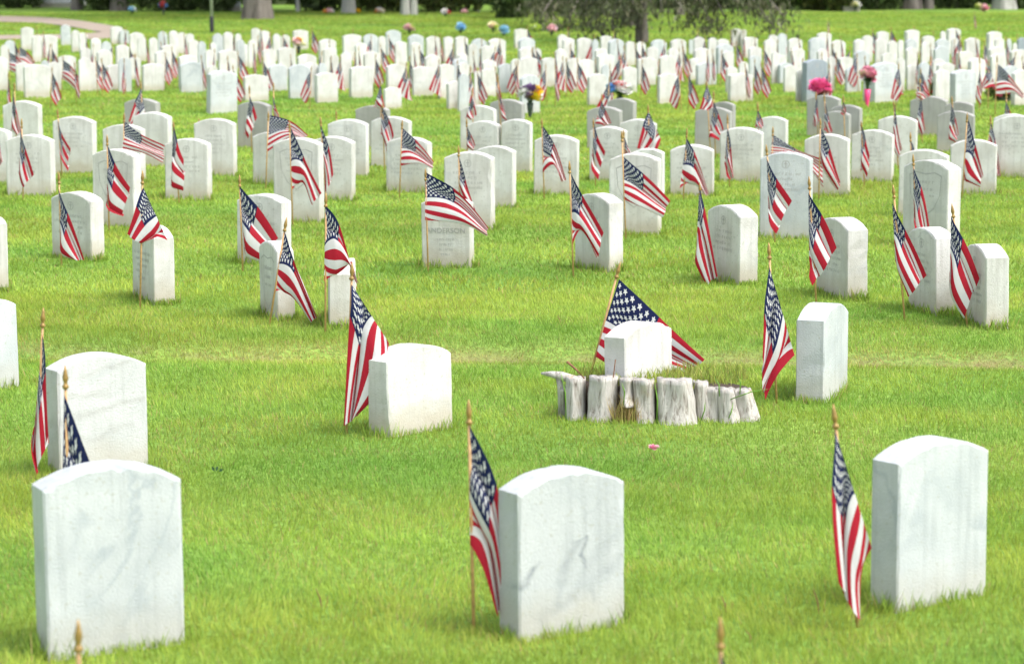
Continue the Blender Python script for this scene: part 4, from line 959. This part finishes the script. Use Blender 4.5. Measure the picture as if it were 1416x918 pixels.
# small things lying on the lawn
G0 = ground(905, 635); root = empty('fallen_blossom', (G0.x, G0.y, .045), 0, 'loose pink petals lying on the grass below the stump', 'blossom')
for dx, dy, r_ in ((-.008, 0, .014), (.008, .004, .013), (.0, -.006, .011)): blossom(root, (dx, dy, 0), r_, 'pale_pink' if dx > 0 else 'pink')
G0 = ground(299, 670); b = MB()
for k, (dx, a) in enumerate(((0, .3), (.008, 1.2), (-.006, -.5))):
    d = Vector((math.sin(a), .2, math.cos(a))) * .02; t = Vector((d.z, 0, -d.x)) * .28
    b.add([(dx, 0, .03), Vector((dx, 0, .03)) + d * .5 + t, Vector((dx, 0, .03)) + d, Vector((dx, 0, .03)) + d * .5 - t], [(0, 1, 2, 3)])
o = b.build('fallen_leaf', M_LEAFD); o.location = (G0.x, G0.y, .02); tag(o, 'dark green leaf on the grass above the bottom left headstone', 'leaf')
for (x, y, h_, lb) in ((1133, 848, 34, 'dry twig stub left of the lower right headstone'), (1005, 845, 22, 'pale dry stalk in the lower right lawn'), (445, 838, 26, 'dry stalk in the lower left lawn'),
                       (611, 446, 15, 'dry stalk on the lawn left of the stump'), (776, 450, 14, 'brown seed stalk above the stump'), (980, 447, 12, 'brown stalk right of the spread flag'), (1040, 885, 14, 'short stalk near the bottom edge')):
    G0 = ground(x, y); s_ = pxm(G0.y); hh = h_ / s_; b = MB()
    b.tube([(0, 0, -.01), (-.006, 0, hh * .5), (-.018, 0, hh)], [.0022, .002, .001], 5); b.tube([(.012, .01, -.01), (.018, .01, hh * .55)], [.002, .001], 5)
    o = b.build('dry_stalk', M_TWIG); o.location = (G0.x, G0.y, 0); tag(o, lb, 'stalk', 'dry stalks in the grass')

# ------------------------------------------------------------------ background trees, post, shrubs
def trunk_mesh(r0, H, seed, flare=1.5, n=20):
    rd = random.Random(seed); prof = []; V_ = []; Fc = []; lv = [(-.1, flare), (0, flare * .95), (.15, 1.22), (.4, 1.08), (1, 1), (H * .5, .85), (H, .55)]
    for i, (z, k) in enumerate(lv):
        for j in range(n):
            t = 2 * PI * j / n; q = r0 * k * (1 + .10 * noise.noise(Vector((math.cos(t) * 2, math.sin(t) * 2, z * .4 + seed))) + (.10 * math.sin(5 * t + seed) if z < .3 else 0))
            V_.append((q * math.cos(t) + .03 * z * math.sin(seed), q * math.sin(t), z))
    for i in range(len(lv) - 1):
        for j in range(n): Fc.append((i * n + j, i * n + (j + 1) % n, (i + 1) * n + (j + 1) % n, (i + 1) * n + j))
    return mesh('trunk', V_, Fc, True)
def tree(px, py, wpx, label, mat=M_BARK, H=9.0, seed=1, flare=1.4, crown=True, name='broadleaf_tree'):
    G0 = ground(px, py); r0 = wpx / pxm(G0.y) / 2 / 1.08
    root = empty(name, (G0.x, G0.y, 0), 0, label, 'tree', 'trees along the far lawn')
    link('trunk', trunk_mesh(r0, H * .7, seed, flare), mat, root)
    lb = MB()
    for k in range(5):
        a = k * 1.3 + seed; z = H * .32 + k * H * .07; lb.tube([(0, 0, z), (math.cos(a) * 1.0, math.sin(a) * 1.0, z + .9), (math.cos(a) * 2.2, math.sin(a) * 2.2, z + 1.6)], [r0 * .4, r0 * .25, r0 * .1], 6)
    lb.build('limb', mat, root, True)
    leafmass('crown', (0, 0, H * .68), (H * .33, H * .33, H * .33), 5000, M_LEAF, .16, root)
    return root
tree(355, 28, 38, 'broad dark trunk standing at upper left', seed=2, flare=1.35)
tree(107, 14, 15, 'grey trunk near the path at the far left', seed=3)
tree(167, 15, 24, 'dark trunk amid shrubs at the far left', seed=4)
tree(483, 19, 17, 'grey trunk right of the broad dark one', M_BARKP, seed=5)
tree(412, 16, 5, 'thin pale stem between two trunks at upper left', M_BARKP, 5, seed=12)
tree(561, 22, 12, 'pale twin stemmed trunk, left stem', M_BARKP, seed=6)
tree(572, 22, 9, 'whitish twin stemmed trunk, right stem', M_BARKP, seed=7)
tree(660, 17, 5, 'thin pale stem left of the dark shrub clump', M_BARKP, 5, seed=13)
tree(1259, 13, 27, 'wide dark trunk at the far right', seed=8)
tree(1284, 13, 12, 'narrow trunk beside the wide one at the far right', seed=9)
tree(1388, 13, 29, 'pale grey flared trunk in the top right corner', M_BARKP, seed=10)
tree(940, 22, 12, 'blurred trunk right of the conifer trunk', seed=11)

# post with black foot
G0 = ground(293, 45); s_ = pxm(G0.y); root = empty('lamp_post', (G0.x, G0.y, 0), 0, 'thin grey post with a black foot left of the broad trunk', 'post')
MB().lathe([(.045, -.1), (.045, .02), (.042, .30), (.038, .31)], n=14).build('base', M_POSTB, root, True)
MB().lathe([(.032, .30), (.03, 2.6), (.028, 2.9)], n=14).build('pole', M_POSTW, root, True)
MB().lathe([(.03, 2.9), (.11, 2.95), (.13, 3.2), (.05, 3.32), (.01, 3.36)], n=14).build('lantern', plain('lantern_glass', (.6, .6, .55), .3), root, True)

# conifers with drooping boughs
def needles(P, n_each, spread, size):
    pts = np.repeat(np.array(P), n_each, axis=0); n = len(pts)
    pts = pts + rng.normal(size=(n, 3)) * spread
    D = rng.normal(size=(n, 3)) * size * .5 + np.array([0, 0, -size * .8]); Wd = rng.normal(size=(n, 3)) * size * .16
    T = np.stack([rng.random(n), rng.random(n) * .6, rng.random(n)], 1); return pts, D, Wd, T
def conifer(px, py, wpx, tips, label, H=12, seed=3):
    G0 = ground(px, py); r0 = wpx / pxm(G0.y) / 2 / 1.05; O = Vector((G0.x, G0.y, 0))
    root = empty('spruce_tree', O, 0, label, 'tree', 'trees along the far lawn')
    link('trunk', trunk_mesh(r0, H * .9, seed, 1.2), M_BARK, root)
    lb = MB(); A = []
    for (tx, ty, Y, dens) in tips:
        T = at(tx, ty, Y) - O; S0 = Vector((0, 0, T.z + 1.6 + random.random() * .5)); pr = None
        pp = []
        for k in range(13):
            t = k / 12; p = S0.lerp(T, t); p.z = S0.z * (1 - t) + T.z * t + .35 * math.sin(PI * t) - (.0 if t < .8 else 0); pp.append(p)
        lb.tube(pp, [.05 * (1 - k / 14) + .006 for k in range(13)], 5)
        for k in range(3, 13):
            for m_ in range(dens):
                dz = random.uniform(0, .55) * (1 - k / 22); A.append(pp[k] + Vector((random.gauss(0, .16), random.gauss(0, .2), -dz * .5 + random.uniform(0, .25))))
    for k in range(260):     # upper whorls
        z = 2.2 + (H - 2.4) * random.random(); rr = (1 - z / (H * 1.05)) * 3.4 * math.sqrt(random.random()); a = random.uniform(0, 6.28)
        A.append(Vector((rr * math.cos(a), rr * math.sin(a), z - rr * .2)))
    lb.build('bough', M_BARK, root, True)
    P, D, Wd, T = needles([tuple(a) for a in A], 34, .12, .10)
    link('crown', bladed_mesh('crown', P, D, Wd, T), M_NEEDLE, root)
conifer(887, 60, 16, [(800, 30, 53, 3), (822, 40, 54, 3), (845, 42, 52, 3), (862, 32, 52, 3), (960, 38, 51, 3), (985, 38, 50, 3), (1005, 28, 50, 2), (915, 12, 50, 2), (935, 4, 50, 2), (1045, 12, 50, 2), (1070, 38, 49, 3), (1084, 24, 49, 3), (1030, 10, 50, 3), (875, 6, 50, 2)],
        'slender conifer trunk with drooping boughs right of centre', seed=3)
conifer(873, 37, 22, [(745, 28, 58, 3), (758, 22, 59, 3), (770, 14, 60, 3), (785, 32, 58, 3), (730, 10, 60, 3), (810, 20, 60, 3), (840, 18, 60, 2), (900, 8, 60, 2), (860, 22, 58, 3)],
        'thick conifer behind the slender one', seed=6)
# shrubs along the far edge: each its own
shr = [(20, 12, 60, 'dark low shrub in the top left corner'), (138, 15, 40, 'dark shrub left of the dark trunk'), (225, 16, 90, 'long shrub behind the red and blue flowers'), (262, 14, 50, 'shrub left of the thin grey post'), (300, 17, 40, 'shrub behind the thin grey post'),
       (440, 16, 62, 'green shrub right of the broad dark trunk'), (520, 17, 70, 'dark green shrub between the grey and the pale trunks'), (622, 18, 80, 'pale twiggy shrub right of the pale trunks'),
       (708, 27, 40, 'dark rounded shrub clump left of the conifers'), (760, 18, 60, 'shrub behind the left conifer boughs'), (830, 14, 70, 'shrub behind the middle conifer boughs'), (920, 13, 60, 'shrub right of the conifer trunk'), (1000, 14, 60, 'shrub behind the right conifer boughs'),
       (1075, 15, 50, 'shrub above the hanging bough tip'), (1128, 15, 46, 'bright green rounded shrub at upper right'), (1165, 16, 36, 'light green shrub behind the cream flowers'), (1215, 14, 60, 'dark shrub left of the wide dark trunk'), (1325, 13, 70, 'dark shrub between the far right trunks'), (1410, 13, 36, 'dark shrub cut by the right edge')]
for (x, y, w_, lb) in shr:
    G0 = ground(x, y); s_ = pxm(G0.y); root = empty('shrub', (G0.x, G0.y + .4, 0), 0, lb, 'shrub', 'shrubs along the far edge')
    bright = 'green' in lb and 'dark' not in lb
    leafmass('foliage', (0, 0, .7), (w_ / s_ * .8, .7, .9), 4200, M_WREATH if 'pale' in lb or bright else M_LEAF, .10, root, zmin=.0)
    b = MB()
    for k in range(4): a = k * 1.6; b.tube([(0, 0, -.05), (.3 * math.cos(a), .3 * math.sin(a), .9)], [.03, .012], 5)
    b.build('stem', M_BARK, root)
# pale low monuments beyond the path
for (x, y, w_, h_, lb) in ((80, 11, 70, .35, 'long pale low monument in the top left corner'), (318, 16, 26, .26, 'pale low monument left of the broad trunk'), (1178, 16, 22, .2, 'brownish low stone below the cream flowers')):
    G0 = ground(x, y); s_ = pxm(G0.y); root = empty('low_monument', (G0.x, G0.y + .3, 0), 0, lb, 'monument')
    ww = w_ / s_ / 2; b = MB(); b.add([(-ww, -.15, .12), (ww, -.15, .12), (ww, .15, .12), (-ww, .15, .12), (-ww * .97, -.1, h_), (ww * .97, -.1, h_ - .03), (ww * .97, .1, h_ - .03), (-ww * .97, .1, h_)],
        [(0, 1, 5, 4), (1, 2, 6, 5), (2, 3, 7, 6), (3, 0, 4, 7), (4, 5, 6, 7), (3, 2, 1, 0)]); b.build('block', M_BLUE if 'pale' in lb else M_GREY, root)
    MB().box((0, 0, .05), (ww * 1.06, .22, .068)).build('plinth', M_GREY, root)
# woodland mass far behind
n = 60000; X = rng.uniform(-60, 60, n); Y = rng.uniform(79, 96, n); Z = rng.uniform(0, 1, n) * np.where(Y < 84, 1.0, 7)
T = np.stack([rng.random(n), rng.random(n) * .2, rng.random(n)], 1)
o = link('woodland', bladed_mesh('woodland', np.stack([X, Y, Z], 1), rng.normal(size=(n, 3)) * .3, rng.normal(size=(n, 3)) * .2, T), M_LEAF)
tag(o, 'dark mass of woodland along the far edge', 'woodland', kind='stuff')

# ------------------------------------------------------------------ lawn blades
def on_path(X, Y):
    m_ = np.zeros(len(X), bool)
    # back-project to photo pixels
    zc = Y * cp + CAMH * sp; px = CX + X / zc * F; v = (-CAMH * cp + Y * sp); py = CY - v / zc * F
    for i in range(0, len(PATHPX), 1):
        x, y, h = PATHPX[i]; m_ |= (abs(px - x) < 9) & (abs(py - y) < h * .95)
    return m_
Ps, Ds, Ws, Ts, Bs = [], [], [], [], []
def lawn(y0, y1, dens, hlo, hhi, wid, bend=True, seed=0):
    n = int((y1 - y0) * (y0 + y1) / 2 * .40 * dens); y = np.sqrt(rng.random(n) * (y1 ** 2 - y0 ** 2) + y0 ** 2); x = (rng.random(n) - .5) * .40 * y
    if y1 > 45: k = ~on_path(x, y); x, y = x[k], y[k]; n = len(x)
    cl_ = .5 * vnoise(x * 9 + 31, y * 9 + 7) + .5 * vnoise(x * 24 + 31, y * 24 + 7); big = vnoise(x * 1.1 + 3, y * 1.1 + 60); med = vnoise(x * 3 + 11, y * 3)
    h = (hlo + (hhi - hlo) * rng.random(n)) * np.where(rng.random(n) < .015, 1.7, 1) * (.62 + .6 * cl_) * (.8 + .4 * big)
    ty = np.abs(y - trench_y(x)); tr = np.exp(-((ty + .10 * (vnoise(x * 5, y * 0 + 9) - .5)) / .25) ** 2) * np.clip(1.9 * vnoise(x * 1.6 + 2, y * 2) * (.5 + vnoise(x * 7, y * 7)) - .25, 0, 1.2); h = h * (1 - .6 * np.clip(tr, 0, 1)); streak = vnoise(x * .5 + 40, y * 2.2 + 8)
    z = gz(x, y)
    a = rng.random(n) * 2 * PI; wind = vnoise(x * 4 + 70, y * 4 + 20) * 6.28; l = rng.random(n) * .75
    D = np.stack([h * l * np.cos(a) + .25 * h * np.cos(wind), h * l * np.sin(a) + .25 * h * np.sin(wind), h], 1)
    q = rng.random(n) * PI; Wd = np.stack([np.cos(q), np.sin(q), 0 * q], 1) * (wid * (.7 + .6 * rng.random(n)))[:, None]
    dry = np.clip((rng.random(n) < .05 + .12 * (med > .62)) * rng.random(n) + tr * (.25 + .75 * rng.random(n)), 0, 1)
    T = np.stack([np.clip(-.05 + .45 * big + .55 * streak + .45 * (med - .5) + .45 * (rng.random(n) - .4), 0, 1), dry, np.clip((rng.random(n) * .75 + .3 * cl_) * (.62 + .6 * vnoise(x * .35 + 5, y * 1.5 + 90)), 0, 1)], 1)
    ab = rng.random(n) * 2 * PI; Bn = np.stack([np.cos(ab), np.sin(ab), -.35 + 0 * ab], 1) * (h * .35 * rng.random(n))[:, None]
    Ps.append(np.stack([x, y, z - .003], 1)); Ds.append(D); Ws.append(Wd); Ts.append(T); Bs.append(Bn)
lawn(7.2, 11, 12500, .018, .040, .0012)
lawn(11, 16, 8000, .018, .038, .0015)
lawn(16, 24, 3000, .020, .040, .0028)
lawn(24, 40, 1100, .022, .042, .005)
lawn(40, 72, 420, .022, .042, .008)
# longer grass the mower leaves at the foot of each stone
for s in STONES:
    if s['C'].y > 24: continue
    n = int(420 * (s['w'] + s['t']) * 2); c, s2 = math.cos(s['rz']), math.sin(s['rz'])
    t = rng.random(n); side = rng.integers(0, 4, n); off = .004 + np.abs(rng.normal(size=n)) * .018
    lx = np.where(side < 2, (t - .5) * s['w'], np.where(side == 2, -s['w'] / 2 - off, s['w'] / 2 + off)); ly = np.where(side == 0, -s['t'] / 2 - off, np.where(side == 1, s['t'] / 2 + off, (t - .5) * s['t']))
    x = s['C'].x + c * lx - s2 * ly; y = s['C'].y + s2 * lx + c * ly; h = (.03 + .045 * rng.random(n) * vnoise(x * 12, y * 12) * 1.6)
    a = rng.random(n) * 6.28; D = np.stack([h * .4 * np.cos(a), h * .4 * np.sin(a), h], 1); q = rng.random(n) * PI
    wd = .0016 if s['C'].y < 13 else .0028
    Ps.append(np.stack([x, y, gz(x, y) - .003], 1)); Ds.append(D); Ws.append(np.stack([np.cos(q), np.sin(q), 0 * q], 1) * wd)
    Ts.append(np.stack([.2 + .4 * rng.random(n), (rng.random(n) < .08) * .8, rng.random(n)], 1)); Bs.append(D * .15)
me = bladed_mesh('grass', *(np.concatenate(v) for v in (Ps, Ds, Ws, Ts)), np.concatenate(Bs))
o = link('grass', me, M_GRASS); tag(o, 'bright green mown grass covering the whole cemetery lawn', 'grass', kind='stuff')
print('blades', sum(len(p) for p in Ps), 'stones', len(STONES), 'flags', len(FLAGS))

# ------------------------------------------------------------------ render settings
sc.view_settings.view_transform = 'Standard'; sc.view_settings.look = 'None'; sc.view_settings.gamma = 1; sc.view_settings.exposure = 1.3
sc.render.engine = 'CYCLES'; sc.cycles.use_denoising = True; sc.cycles.max_bounces = 6; sc.cycles.diffuse_bounces = 4
